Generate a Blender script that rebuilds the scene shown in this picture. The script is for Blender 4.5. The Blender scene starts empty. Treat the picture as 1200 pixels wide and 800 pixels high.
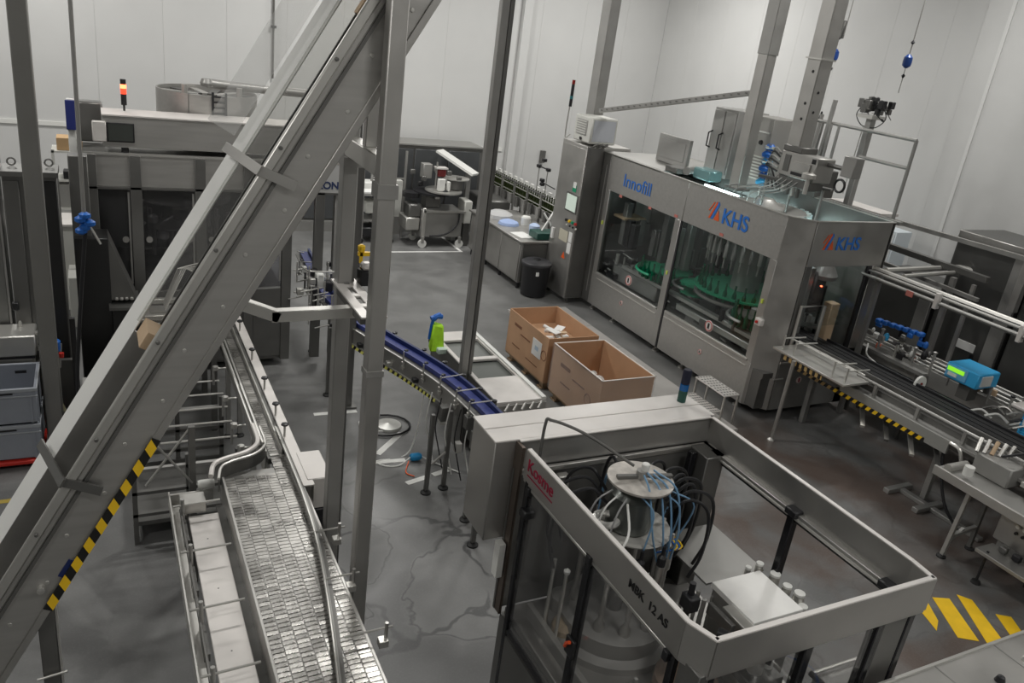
import bpy, math, random
from mathutils import Vector, Matrix
random.seed(7)
PI = math.pi
scene = bpy.context.scene
col = scene.collection

# ---------------------------------------------------------------- camera
EYE = Vector((0, 0, 4.6))
cam_d = bpy.data.cameras.new('camera'); cam = bpy.data.objects.new('camera', cam_d); col.objects.link(cam)
cam_d.sensor_width = 36.0; cam_d.lens = 28.08; cam_d.clip_start = .05; cam_d.clip_end = 200
cam.matrix_world = Matrix((
    (0.89151568, 0.05575553, -0.44954544, EYE.x),
    (-0.43514586, 0.38120061, -0.81568019, EYE.y),
    (0.12588831, 0.92280952, 0.36410811, EYE.z),
    (0, 0, 0, 1)))
scene.camera = cam

# ---------------------------------------------------------------- world, light, exposure
w = bpy.data.worlds.new('world'); scene.world = w; w.use_nodes = True
w.node_tree.nodes['Background'].inputs[0].default_value = (.8, .85, .9, 1)
w.node_tree.nodes['Background'].inputs[1].default_value = .05
scene.view_settings.view_transform = 'Standard'; scene.view_settings.look = 'None'
scene.view_settings.gamma = 1; scene.view_settings.exposure = 0.78
LAMPS = [(-2.6, 2.0, 58), (3.2, .2, 62), (8.8, .8, 62), (-2.5, 8.5, 75), (3.0, 8.6, 85), (10.2, 7.6, 70),
         (-1.5, 15.4, 110), (4.5, 14.6, 125), (10.2, 14.4, 125)]
LAMP_Z = 7.1
for i, (lx, ly, lp) in enumerate(LAMPS):
    ld = bpy.data.lights.new('hall_light', 'AREA'); ld.shape = 'RECTANGLE'; ld.size = 1.3; ld.size_y = .35
    ld.energy = lp * 1.0; ld.color = (1, .985, .95)
    lo = bpy.data.objects.new('hall_light', ld); lo.location = (lx, ly, LAMP_Z - .06); col.objects.link(lo)

# ---------------------------------------------------------------- mesh helpers
class MB:
    def __init__(s): s.v = []; s.f = []
    def add(s, vs, fs):
        n = len(s.v); s.v += [tuple(p) for p in vs]; s.f += [tuple(i + n for i in f) for f in fs]; return s
    def box(s, x0, x1, y0, y1, z0, z1):
        return s.add([(x0,y0,z0),(x1,y0,z0),(x1,y1,z0),(x0,y1,z0),(x0,y0,z1),(x1,y0,z1),(x1,y1,z1),(x0,y1,z1)],
                     [(3,2,1,0),(4,5,6,7),(0,1,5,4),(1,2,6,5),(2,3,7,6),(3,0,4,7)])
    def cbox(s, c, d, rz=0):
        hx, hy, hz = d[0]/2, d[1]/2, d[2]/2; cr, sr = math.cos(rz), math.sin(rz)
        vs = []
        for z in (-hz, hz):
            for x, y in ((-hx,-hy),(hx,-hy),(hx,hy),(-hx,hy)):
                vs.append((c[0]+x*cr-y*sr, c[1]+x*sr+y*cr, c[2]+z))
        return s.add(vs, [(3,2,1,0),(4,5,6,7),(0,1,5,4),(1,2,6,5),(2,3,7,6),(3,0,4,7)])
    def beam(s, p, q, wd, h, up=(0,0,1)):
        p = Vector(p); q = Vector(q); d = (q-p).normalized(); up = Vector(up)
        if abs(d.dot(up)) > .98: up = Vector((0,1,0))
        a = d.cross(up).normalized()*wd/2; b = a.cross(d).normalized()*h/2
        vs = [p-a-b, p+a-b, p+a+b, p-a+b, q-a-b, q+a-b, q+a+b, q-a+b]
        return s.add(vs, [(0,1,2,3),(7,6,5,4),(1,0,4,5),(2,1,5,6),(3,2,6,7),(0,3,7,4)])
    def tube(s, pts, r, n=8, cap=True):
        pts = [Vector(p) for p in pts]; m = len(pts); prev = None; vs = []
        for i, p in enumerate(pts):
            if i == 0: d = pts[1]-p
            elif i == m-1: d = p-pts[i-1]
            else: d = (pts[i+1]-p).normalized()+(p-pts[i-1]).normalized()
            d.normalize()
            if prev is None:
                a = d.cross(Vector((0,0,1)))
                if a.length < .1: a = d.cross(Vector((0,1,0)))
            else: a = prev - d*prev.dot(d)
            a.normalize(); prev = a; b = d.cross(a)
            rr = r[i] if isinstance(r, (list, tuple)) else r
            for k in range(n):
                t = 2*PI*k/n; vs.append(p+a*math.cos(t)*rr+b*math.sin(t)*rr)
        fs = [(i*n+k, i*n+(k+1)%n, (i+1)*n+(k+1)%n, (i+1)*n+k) for i in range(m-1) for k in range(n)]
        if cap: fs += [tuple(range(n-1,-1,-1)), tuple((m-1)*n+k for k in range(n))]
        return s.add(vs, fs)
    def cyl(s, p, q, r, n=16): return s.tube([p, q], r, n)
    def lathe(s, c, prof, n=20, ax='z'):
        vs = []
        for r, z in prof:
            for k in range(n):
                t = 2*PI*k/n; a, b = r*math.cos(t), r*math.sin(t)
                vs.append((c[0]+a, c[1]+b, c[2]+z) if ax == 'z' else ((c[0]+z, c[1]+a, c[2]+b) if ax == 'x' else (c[0]+a, c[1]+z, c[2]+b)))
        m = len(prof)
        fs = [(i*n+k, i*n+(k+1)%n, (i+1)*n+(k+1)%n, (i+1)*n+k) for i in range(m-1) for k in range(n)]
        if prof[0][0] > 1e-4: fs.append(tuple(range(n-1,-1,-1)))
        if prof[-1][0] > 1e-4: fs.append(tuple((m-1)*n+k for k in range(n)))
        return s.add(vs, fs)
    def prism(s, poly, z0, z1):
        n = len(poly)
        return s.add([(x,y,z0) for x,y in poly]+[(x,y,z1) for x,y in poly],
                     [tuple(range(n-1,-1,-1)), tuple(range(n,2*n))]+[(i,(i+1)%n,n+(i+1)%n,n+i) for i in range(n)])
    def quad(s, a, b, c, d): return s.add([a,b,c,d], [(0,1,2,3)])
    def torus(s, c, R, r, n=20, m=6, ax='z', arc=2*PI):
        pts = []
        k = n if arc >= 2*PI-.01 else n+1
        for i in range(n+1):
            t = arc*i/n; a, b = R*math.cos(t), R*math.sin(t)
            pts.append((c[0]+a,c[1]+b,c[2]) if ax=='z' else ((c[0],c[1]+a,c[2]+b) if ax=='x' else (c[0]+a,c[1],c[2]+b)))
        return s.tube(pts, r, m, cap=(k != n))
    def build(s, name, mat, parent=None, bevel=0, loc=None):
        if parent is not None: o0 = Vector(parent.get('wloc', (0,0,0)))
        elif loc is not None: o0 = Vector(loc)
        else:
            xs = [p[0] for p in s.v]; ys = [p[1] for p in s.v]; zs = [p[2] for p in s.v]
            o0 = Vector(((min(xs)+max(xs))/2, (min(ys)+max(ys))/2, min(zs)))
        me = bpy.data.meshes.new(name)
        me.from_pydata([tuple(Vector(p)-o0) for p in s.v], [], s.f)
        for p in me.polygons: p.use_smooth = True
        me.set_sharp_from_angle(angle=.6)
        me.materials.append(mat)
        o = bpy.data.objects.new(name, me); col.objects.link(o)
        if parent is not None: o.parent = parent; o['wloc'] = tuple(o0)
        else: o.location = o0; o['wloc'] = tuple(o0)
        if bevel:
            b = o.modifiers.new('bevel', 'BEVEL'); b.width = bevel; b.segments = 1; b.limit_method = 'ANGLE'
        return o
def tag(o, label=None, cat=None, group=None, kind=None):
    if label: o['label'] = label
    if cat: o['category'] = cat
    if group: o['group'] = group
    if kind: o['kind'] = kind
    return o
def thing(name, loc, label, cat, group=None):
    o = bpy.data.objects.new(name, None); o.location = loc; o['wloc'] = tuple(loc); o.empty_display_size = .1
    col.objects.link(o); return tag(o, label, cat, group)
def struct(name, mb, mat, parent=None, bevel=0):
    o = mb.build(name, mat, parent, bevel)
    if parent is None: o['kind'] = 'structure'
    return o
def clone(src, name, parent, m):
    o = bpy.data.objects.new(name, src.data); col.objects.link(o); o.parent = parent; o.matrix_local = m
    return o
def arc(p, q, sag, n=10, side=(0,0,-1)):
    p = Vector(p); q = Vector(q); s_ = Vector(side)
    return [p.lerp(q, i/n) + s_*sag*4*(i/n)*(1-i/n) for i in range(n+1)]
def spline(pts, n=6):
    P = [Vector(p) for p in pts]; P = [P[0]*2-P[1]]+P+[P[-1]*2-P[-2]]; out = []
    for i in range(1, len(P)-2):
        for k in range(n):
            t = k/n; a,b,c,d = P[i-1],P[i],P[i+1],P[i+2]
            out.append(.5*((2*b)+(c-a)*t+(2*a-5*b+4*c-d)*t*t+(-a+3*b-3*c+d)*t**3))
    out.append(P[-2]); return out
def text(name, body, size, origin, xdir, ydir, mat, parent, bold=0, shear=0, ext=.002):
    cu = bpy.data.curves.new(name, 'FONT'); cu.body = body; cu.size = size; cu.extrude = ext; cu.offset = bold; cu.shear = shear
    tmp = bpy.data.objects.new('tmp', cu); col.objects.link(tmp)
    dg = bpy.context.evaluated_depsgraph_get(); me = bpy.data.meshes.new_from_object(tmp.evaluated_get(dg))
    bpy.data.objects.remove(tmp)
    o0 = Vector(parent.get('wloc', (0,0,0))); X = Vector(xdir).normalized(); Y = Vector(ydir).normalized(); Z = X.cross(Y)
    for v in me.vertices: v.co = Vector(origin)+X*v.co.x+Y*v.co.y+Z*v.co.z-o0
    me.materials.clear(); me.materials.append(mat)
    o = bpy.data.objects.new(name, me); col.objects.link(o); o.parent = parent; o['wloc'] = tuple(o0); return o

# ---------------------------------------------------------------- materials
def mat(name, c, rough=.5, metal=0.0, noise=0, nscale=4, bump=0, bscale=40, stretch=None, emit=None, estr=0, trans=0, alpha=1, ior=1.45, rvar=0, spec=None):
    m = bpy.data.materials.new(name); m.use_nodes = True; nt = m.node_tree; b = nt.nodes['Principled BSDF']
    b.inputs['Base Color'].default_value = (*c, 1); b.inputs['Roughness'].default_value = rough; b.inputs['Metallic'].default_value = metal
    b.inputs['IOR'].default_value = ior
    if trans: b.inputs['Transmission Weight'].default_value = trans
    if alpha < 1: b.inputs['Alpha'].default_value = alpha
    if spec is not None: b.inputs['Specular IOR Level'].default_value = spec
    if emit: b.inputs['Emission Color'].default_value = (*emit, 1); b.inputs['Emission Strength'].default_value = estr
    if noise or bump or rvar:
        tc = nt.nodes.new('ShaderNodeTexCoord'); mp = nt.nodes.new('ShaderNodeMapping')
        nt.links.new(tc.outputs['Object'], mp.inputs[0])
        if stretch: mp.inputs['Scale'].default_value = stretch
    if noise or rvar:
        n = nt.nodes.new('ShaderNodeTexNoise'); n.inputs['Scale'].default_value = nscale; n.inputs['Detail'].default_value = 5
        nt.links.new(mp.outputs[0], n.inputs['Vector'])
    if noise:
        r = nt.nodes.new('ShaderNodeMapRange'); r.inputs[3].default_value = 1-noise; r.inputs[4].default_value = 1+noise
        r.inputs[1].default_value = .25; r.inputs[2].default_value = .75
        nt.links.new(n.outputs['Fac'], r.inputs[0])
        mx = nt.nodes.new('ShaderNodeVectorMath'); mx.operation = 'SCALE'; mx.inputs[0].default_value = c
        nt.links.new(r.outputs[0], mx.inputs['Scale']); nt.links.new(mx.outputs[0], b.inputs['Base Color'])
    if rvar:
        r = nt.nodes.new('ShaderNodeMapRange'); r.inputs[1].default_value = .3; r.inputs[2].default_value = .7
        r.inputs[3].default_value = max(.03, rough-rvar); r.inputs[4].default_value = rough+rvar
        nt.links.new(n.outputs['Fac'], r.inputs[0]); nt.links.new(r.outputs[0], b.inputs['Roughness'])
    if bump:
        n2 = nt.nodes.new('ShaderNodeTexNoise'); n2.inputs['Scale'].default_value = bscale; n2.inputs['Detail'].default_value = 4
        nt.links.new(mp.outputs[0], n2.inputs['Vector'])
        bp = nt.nodes.new('ShaderNodeBump'); bp.inputs['Strength'].default_value = bump; bp.inputs['Distance'].default_value = .01
        nt.links.new(n2.outputs['Fac'], bp.inputs['Height']); nt.links.new(bp.outputs[0], b.inputs['Normal'])
    return m
STEEL = mat('brushed_steel', (.46,.45,.43), .42, .82, .10, 3, .04, 60, None, rvar=.08)
STEELX = mat('brushed_steel_long', (.48,.47,.45), .44, .8, .07, 2, .05, 40, (1,12,12), rvar=.05)
STEELB = mat('bright_steel', (.60,.59,.56), .40, .8, .04, 5, rvar=.02)
STEELM = mat('matt_steel', (.36,.355,.34), .5, .6, .12, 3, rvar=.08)
STEELD = mat('dark_steel', (.17,.168,.16), .42, .6, .15, 2, rvar=.1)
PALE = mat('pale_sheet', (.70,.67,.64), .42, .2, .07, 6, rvar=.08)
BLACK = mat('black_plastic', (.018,.018,.02), .4)
BLACKG = mat('black_gloss_profile', (.012,.012,.014), .18)
RUBBER = mat('black_rubber', (.02,.02,.02), .6)
WHITE = mat('white_plastic', (.74,.74,.71), .5)
OFFW = mat('off_white_paint', (.60,.60,.56), .5, 0, .04, 4)
GREYP = mat('grey_paint', (.36,.355,.34), .5, .1, .06, 3)
BLUE = mat('blue_plastic', (.02,.13,.48), .35)
BLUEB = mat('blue_belt', (.04,.055,.21), .38, .0, .12, 30)
BLUEL = mat('light_blue_case', (.05,.42,.78), .4)
NAVY = mat('navy_plastic', (.012,.025,.11), .4)
RED = mat('red_plastic', (.55,.03,.02), .4)
REDT = mat('crimson_print', (.33,.01,.045), .5)
ORANGE = mat('orange_plastic', (.85,.12,.02), .4)
YELLOW = mat('yellow_paint', (.92,.58,.02), .5, 0, .08, 8)
YELG = mat('hazard_yellow_green', (.85,.82,.20), .5, 0, .1, 10)
GREEN = mat('green_plastic', (.01,.30,.15), .35)
LIME = mat('lime_cloth', (.42,.78,.03), .7, 0, .1, 20, .3, 30)
DGREEN = mat('dark_green_plastic', (.015,.07,.055), .4)
BOTTLE = mat('bottle_glass', (.02,.07,.02), .12, trans=.25)
BOTTLEG = mat('bright_green_bottle_glass', (.0,.13,.06), .15, trans=.3)
CRATE = mat('grey_crate_plastic', (.27,.29,.33), .45, 0, .06, 3)
def carton_mat():
    return mat('cardboard', (.50,.30,.175), .75, 0, .10, 3, .1, 80)
CARD = carton_mat()
CARDI = mat('cardboard_inside', (.48,.29,.17), .8, 0, .08, 4)
CARDD = mat('cardboard_print', (.20,.09,.05), .8)
TAN = mat('tan_board', (.55,.40,.26), .7, 0, .06, 5)
def glass_mat(name, tint, haze=0.0, hazec=(.7,.7,.7), rough=.04):
    m = bpy.data.materials.new(name); m.use_nodes = True; nt = m.node_tree; L = nt.links.new
    out = nt.nodes['Material Output']; nt.nodes.remove(nt.nodes['Principled BSDF'])
    tr = nt.nodes.new('ShaderNodeBsdfTransparent'); tr.inputs[0].default_value = (*tint, 1)
    gl = nt.nodes.new('ShaderNodeBsdfGlossy'); gl.inputs['Roughness'].default_value = rough
    df = nt.nodes.new('ShaderNodeBsdfDiffuse'); df.inputs[0].default_value = (*hazec, 1)
    lw = nt.nodes.new('ShaderNodeLayerWeight'); lw.inputs[0].default_value = .5
    pw = nt.nodes.new('ShaderNodeMath'); pw.operation = 'POWER'; pw.inputs[1].default_value = 3.5; L(lw.outputs['Facing'], pw.inputs[0])
    fr = nt.nodes.new('ShaderNodeMath'); fr.operation = 'MULTIPLY_ADD'; fr.inputs[1].default_value = .6; fr.inputs[2].default_value = .03; L(pw.outputs[0], fr.inputs[0])
    m1 = nt.nodes.new('ShaderNodeMixShader'); m1.inputs[0].default_value = haze; L(tr.outputs[0], m1.inputs[1]); L(df.outputs[0], m1.inputs[2])
    m2 = nt.nodes.new('ShaderNodeMixShader'); L(fr.outputs[0], m2.inputs[0]); L(m1.outputs[0], m2.inputs[1]); L(gl.outputs[0], m2.inputs[2])
    L(m2.outputs[0], out.inputs['Surface']); return m
GLASS = glass_mat('machine_glass', (.88,.90,.90), .0)
GLASSK = glass_mat('guard_glass', (.86,.86,.86), .03)
ACRYL = glass_mat('clear_acrylic', (.90,.90,.89), .10)
FROST = mat('lit_frosted_acrylic', (.88,.88,.85), .5)
FILM = mat('stretch_film', (.85,.85,.85), .25, alpha=.09, bump=.8, bscale=9)
SCREEN = mat('dark_screen', (.05,.055,.05), .2)
SCREENL = mat('lit_touch_screen', (.35,.40,.36), .3, emit=(.50,.58,.50), estr=.35)
PAPER = mat('white_paper', (.80,.80,.78), .6)
PRINTB = mat('blue_print', (.03,.18,.62), .4)
PRINTO = mat('orange_red_print', (.75,.12,.03), .4)
PRINTK = mat('black_print', (.012,.012,.012), .5)
PRINTN = mat('dark_blue_print', (.02,.035,.10), .5)
REDL = mat('red_lamp', (.9,.05,.02), .3, emit=(1,.10,.04), estr=5)
REDD = mat('unlit_red_lens', (.25,.02,.015), .25)
LEDG = mat('green_display', (.2,.6,.02), .3, emit=(.28,.75,.03), estr=.5)
TUBEW = mat('added_tube_glow', (1,1,1), .5, emit=(.75,1,1), estr=6)  # emission for the tubes added inside the filling machine
LAMPM = mat('ceiling_lamp_glow', (1,1,1), .5, emit=(1,.98,.94), estr=8)

def wall_mat():
    m = mat('wall_panel', (.62,.62,.61), .38, 0, .03, 1.2, .02, 6)
    return m
WALL = wall_mat()
WALLD = mat("wall_joint", (.57,.57,.56), .5)
CEIL = mat('ceiling_panel', (.55,.55,.55), .6)

def floor_mat():
    m = bpy.data.materials.new('wet_resin_floor'); m.use_nodes = True; nt = m.node_tree; L = nt.links.new
    b = nt.nodes['Principled BSDF']; tc = nt.nodes.new('ShaderNodeTexCoord')
    def N(t, **k):
        n = nt.nodes.new(t)
        for a, v in k.items(): setattr(n, a, v)
        return n
    def noise(sc, det=5, dist=0, vec=None):
        n = N('ShaderNodeTexNoise'); n.inputs['Scale'].default_value = sc; n.inputs['Detail'].default_value = det
        n.inputs['Distortion'].default_value = dist; L(vec or tc.outputs['Object'], n.inputs['Vector']); return n.outputs['Fac']
    def rng(src, a, b_, c=0, d=1):
        r = N('ShaderNodeMapRange'); r.inputs[1].default_value = a; r.inputs[2].default_value = b_
        r.inputs[3].default_value = c; r.inputs[4].default_value = d; L(src, r.inputs[0]); return r.outputs[0]
    def math_(op, a, b_=None):
        n = N('ShaderNodeMath', operation=op)
        for i, v in enumerate((a, b_)):
            if v is None: continue
            if isinstance(v, (int, float)): n.inputs[i].default_value = v
            else: L(v, n.inputs[i])
        return n.outputs[0]
    def mix(f, a, b_):
        n = N('ShaderNodeMix', data_type='RGBA'); L(f, n.inputs[0])
        for i, v in ((6, a), (7, b_)):
            if isinstance(v, tuple): n.inputs[i].default_value = (*v, 1)
            else: L(v, n.inputs[i])
        return n.outputs[2]
    sx = N('ShaderNodeSeparateXYZ'); L(tc.outputs['Object'], sx.inputs[0])
    fine = noise(55, 3); mid = noise(2.2, 6, .4); big = noise(.45, 5, .6)
    base = mix(rng(mid, .35, .7), (.15,.15,.147), (.20,.20,.196))
    # drying front: thin dark outlines of the wet patches
    wet = noise(.75, 4, .9)
    edge = math_('ABSOLUTE', math_('SUBTRACT', wet, .5)); edge = rng(edge, 0, .016, 1, 0)
    vv = N('ShaderNodeVectorMath', operation='MULTIPLY_ADD'); nn = N('ShaderNodeTexNoise'); nn.inputs['Scale'].default_value = 1.6; nn.inputs['Detail'].default_value = 3
    L(tc.outputs['Object'], nn.inputs['Vector']); L(nn.outputs['Color'], vv.inputs[0]); vv.inputs[1].default_value = (.9,.9,0); L(tc.outputs['Object'], vv.inputs[2])
    vo = N('ShaderNodeTexVoronoi', feature='DISTANCE_TO_EDGE'); vo.inputs['Scale'].default_value = 1.05; L(vv.outputs[0], vo.inputs['Vector'])
    edge2 = math_('MULTIPLY', rng(vo.outputs['Distance'], .012, .03, 1, 0), rng(noise(1.3, 2), .40, .5, 0, 1))
    e = math_('MAXIMUM', edge, edge2)
    base = mix(math_('MULTIPLY', e, math_('MULTIPLY', rng(sx.outputs[1], 6.2, 7.8, .85, .05), math_('MULTIPLY', rng(sx.outputs[0], .8, 1.6, .1, 1), rng(sx.outputs[0], 4.2, 5.5, 1, .35)))), base, (.05,.05,.05))
    base = mix(math_('MULTIPLY', rng(wet, .5, .54), rng(sx.outputs[1], 5, 10, .45, .2)), base, (.08,.08,.08))
    # reddish brown film of dried spills towards the filler outfeed
    zone = math_('MULTIPLY', rng(sx.outputs[0], 4.0, 6.0), rng(sx.outputs[1], 7.8, 6.6))
    rust = math_('MULTIPLY', zone, rng(noise(1.0, 6, .8), .38, .60))
    base = mix(math_('MULTIPLY', rust, .8), base, (.098,.064,.049))
    base = mix(math_('MULTIPLY', rng(fine, .5, .8), .12), base, (.35,.35,.34))
    L(base, b.inputs['Base Color'])
    ro = math_('ADD', rng(wet, .42, .58, .42, .26), math_('MULTIPLY', mid, .12)); L(ro, b.inputs['Roughness'])
    bp = N('ShaderNodeBump'); bp.inputs['Strength'].default_value = .10; bp.inputs['Distance'].default_value = .01
    L(math_('ADD', math_('MULTIPLY', fine, .3), mid), bp.inputs['Height']); L(bp.outputs[0], b.inputs['Normal'])
    return m
FLOOR = floor_mat()

# ---------------------------------------------------------------- the hall
XL, XR, YB, YF, ZC = -7.0, 13.1, 18.0, -4.0, 7.6
fl_ = MB().box(XL, XR, YF, YB, -.2, 0).build('floor', FLOOR, loc=(0,0,0)); fl_['kind'] = 'structure'
struct('ceiling', MB().box(XL, XR, YF, YB, ZC, ZC+.2), CEIL)
def panel_wall(name, a, b, horiz, flip):
    """sandwich panel wall: backing plus one panel per metre with a recessed joint"""
    lo, hi = a, b; n = round((hi-lo)/1.15); st = (hi-lo)/n
    if name == 'wall_back': bk = MB().box(lo, hi, YB+.03, YB+.2, 0, ZC)
    elif name == 'wall_front': bk = MB().box(lo, hi, YF-.2, YF-.03, 0, ZC)
    elif name == 'wall_right': bk = MB().box(XR+.03, XR+.2, lo, hi, 0, ZC)
    else: bk = MB().box(XL-.2, XL-.03, lo, hi, 0, ZC)
    root = struct(name, bk, WALLD)
    for i in range(n):
        p0 = lo+i*st+.001; p1 = lo+(i+1)*st-.001
        if name == 'wall_back': m = MB().box(p0, p1, YB, YB+.05, 0, ZC)
        elif name == 'wall_front': m = MB().box(p0, p1, YF-.05, YF, 0, ZC)
        elif name == 'wall_right': m = MB().box(XR, XR+.05, p0, p1, 0, ZC)
        else: m = MB().box(XL-.05, XL, p0, p1, 0, ZC)
        m.build('panel', WALL, root, .0015)
panel_wall('wall_back', XL, XR, 1, 0); panel_wall('wall_right', YF, YB, 0, 0)
panel_wall('wall_left', YF, YB, 0, 0); panel_wall('wall_front', XL, XR, 1, 0)
struct('trim_1', MB().box(12.72, XR, YF, 9.07, 0, ZC), mat('pilaster_panel', (.55,.55,.54), .4, 0, .03, 2), bevel=.01)
struct('trim_4', MB().box(12.70, 12.72, 8.60, 8.66, 0, ZC), WALL)
struct('trim_2', MB().box(9.0, 9.22, YB-.14, YB, 0, ZC), WALL, bevel=.01)      # vertical service duct on the back wall
struct('baseboard_back', MB().box(XL, XR, YB-.06, YB, 0, .25), GREYP)
struct('baseboard_right', MB().box(XR-.06, XR, 9.08, YB, 0, .25), GREYP)
struct('trim_3', MB().box(XL, 8.9, YB-.03, YB, 1.72, 1.80), WHITE)
for lx, ly, lp in LAMPS:
    t = thing('ceiling_light', (lx, ly, LAMP_Z), 'long white ceiling luminaire hanging high over the hall floor, outside the view', 'lamp', 'ceiling luminaires over the hall')
    MB().box(lx-.68, lx+.68, ly-.2, ly+.2, LAMP_Z, LAMP_Z+.09).build('housing', WHITE, t, .01)
    for s in (-.5, .5): MB().cyl((lx+s, ly, LAMP_Z+.09), (lx+s, ly, ZC), .008, 6).build('suspension_rod', STEEL, t)
# marking tape and paint on the floor
tp = tag(MB().box(4.45, 6.87, 15.16, 15.22, 0, .004).build('floor_line', PAPER), 'long white floor line in front of the wheeled carts by the back wall', 'floor marking')
MB().box(6.81, 6.87, 15.22, 16.4, 0, .004).build('line_return', PAPER, tp)
tape = mat('white_floor_tape', (.72,.72,.69), .5, 0, .08, 12)
def tape_strip(a, b, wd, label):
    return tag(MB().beam((a[0],a[1],.002), (b[0],b[1],.002), wd, .004).build('tape_strip', tape), label, 'floor marking', 'white tape strips on the wet floor')
tape_strip((2.14,8.52),(2.66,8.50),.07,'white tape strip on the floor beside the foot of the slim dark post')
tape_strip((2.60,7.45),(3.02,7.86),.075,'upper arm of the white tape cross near the blue plug')
tape_strip((2.40,7.30),(2.86,7.26),.07,'lower arm of the white tape cross near the blue plug')
tape_strip((2.72,6.80),(2.98,6.87),.07,'white tape strip under the outfeed conveyor legs, left piece')
tape_strip((3.05,6.89),(3.25,6.95),.07,'white tape strip under the outfeed conveyor legs, right piece')
for i, q in enumerate([[(6.72,3.62),(6.90,3.62),(6.72,3.34),(6.58,3.25)], [(6.98,3.60),(7.14,3.53),(6.86,3.02),(6.70,3.12)],
          [(7.28,3.55),(7.36,3.44),(6.98,2.72),(6.80,2.80)], [(7.40,3.22),(7.52,3.14),(7.14,2.52),(7.02,2.60)], [(7.62,3.02),(7.72,2.90),(7.42,2.50),(7.30,2.58)]]):
    tag(MB().prism(q[::-1], .001, .005).build('floor_stripe', YELLOW), ('leftmost','second from left','third from left, longest','fourth from left','rightmost, almost hidden')[i] +
        ' of the painted yellow warning bars on the floor', 'floor marking', 'yellow warning bars on the floor')
# ================================================================ foreground: inclined elevator
E1 = Vector((.506, 0, .863)); E2 = Vector((-.863, 0, .506)); O_ = Vector((.207, 0, 2.15))
def inc(u, v, y): return O_ + E1*u + E2*v + Vector((0, y, 0))
def incbox(m, u0, u1, v0, v1, y0, y1):
    vs = [inc(u,v,y) for v in (v0, v1) for u, y in ((u0,y0),(u1,y0),(u1,y1),(u0,y1))]
    return m.add(vs, [(3,2,1,0),(4,5,6,7),(0,1,5,4),(1,2,6,5),(2,3,7,6),(3,0,4,7)])
U0, U1 = -2.35, 4.3
el = thing('inclined_elevator', (-.6, 4.6, 0), 'long stainless steel inclined elevator conveyor crossing steeply in the left foreground', 'conveyor')
incbox(MB(), U0, U1, 0, .255, 4.40, 4.42).build('side_plate', STEELX, el, .004)
incbox(MB(), U0, U1, -.012, .03, 4.385, 4.40).build('bottom_flange', STEEL, el, .003)
incbox(MB(), U0, U1, .205, .225, 4.388, 4.40).build('groove_strip', STEELD, el)
incbox(MB(), U0, U1, .26, .315, 4.378, 4.412).build('near_rail', STEELB, el, .008)
incbox(MB(), U0, U1, .232, .262, 4.385, 4.42).build('edge_profile', STEEL, el, .004)
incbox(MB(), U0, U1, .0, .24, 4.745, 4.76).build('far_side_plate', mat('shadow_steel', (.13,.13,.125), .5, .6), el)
incbox(MB(), U0, U1, 0, .03, 4.42, 4.74).build('trough_underside', STEELM, el)
incbox(MB(), U0, U1, .12, .16, 4.43, 4.74).build('belt', mat('dark_conveyor_belt', (.07,.07,.068), .55), el)
incbox(MB(), .50, U1, .24, .36, 4.745, 4.755).build('clear_side_panel', ACRYL, el)
incbox(MB(), U0, .44, .205, .345, 4.735, 4.745).build('lower_side_panel', STEEL, el)
m = MB(); vs = [inc(u,v,y) for u in (U0,U1) for v,y in ((.345,4.745),(.405,4.84),(.398,4.845),(.338,4.75))]
m.add(vs, [(0,1,2,3),(7,6,5,4),(0,4,5,1),(1,5,6,2),(2,6,7,3),(3,7,4,0)]); m.build('far_top_flange', FROST, el)  # flange whitened and tilted so its colour carries the light from above
incbox(MB(), U0, U1, .36, .40, 4.845, 4.85).build('flange_lip', PALE, el)
incbox(MB(), 1.7, U1, .44, .60, 4.755, 4.765).build('splash_sheet', mat('clear_sheet', (.8,.8,.78), .15, alpha=.22), el)
for u in (-1.7, -1.2, -.7, -.2, .3, .8, 1.3, 1.8, 2.3, 2.8):
    pass
for k in range(16):
    u = -2.0+k*.32
    MB().lathe(inc(u,.0,0)+Vector((0,4.40,0)) + E2*(.09 if k % 2 else .14), [(.013,0),(.011,-.005),(0,-.006)], 8, 'y').build('bolt_head', STEELB, el)
for u in (-1.3, -.75, -.1, .55, 1.15, 1.8, 2.35):
    MB().lathe(inc(u,.29,4.375), [(.012,0),(.010,-.01),(0,-.011)], 8, 'y').build('rail_bolt', STEELD, el)
for u in (-1.0, .06, .12, .7, 1.45): incbox(MB(), u, u+.012, .13, .168, 4.44, 4.73).build('belt_cleat', STEELM, el)
# flat straps across the trough
for uu, nm in ((-.42, 'strap'), (1.62, 'strap')):
    m = MB(); a = inc(uu, .45, 4.77); b = inc(uu+.02, .322, 4.36); c = inc(uu+.05, .12, 4.355)
    m.beam(a, b, .055, .012, E2); m.beam(b+Vector((0,.02,0)), c+Vector((0,.0,0)), .055, .012, (0,-1,0)); m.build(nm, STEELD if uu < 0 else STEEL, el)
incbox(MB(), .44, .54, .16, .33, 4.50, 4.73).build('board_baffle', TAN, el).__setitem__('label', 'tan board baffle')
incbox(MB(), 2.62, 2.80, .16, .30, 4.50, 4.56).build('board_baffle', TAN, el)
incbox(MB(), -.98, -.86, .03, .06, 4.392, 4.40).build('name_plate', NAVY, el)
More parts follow.
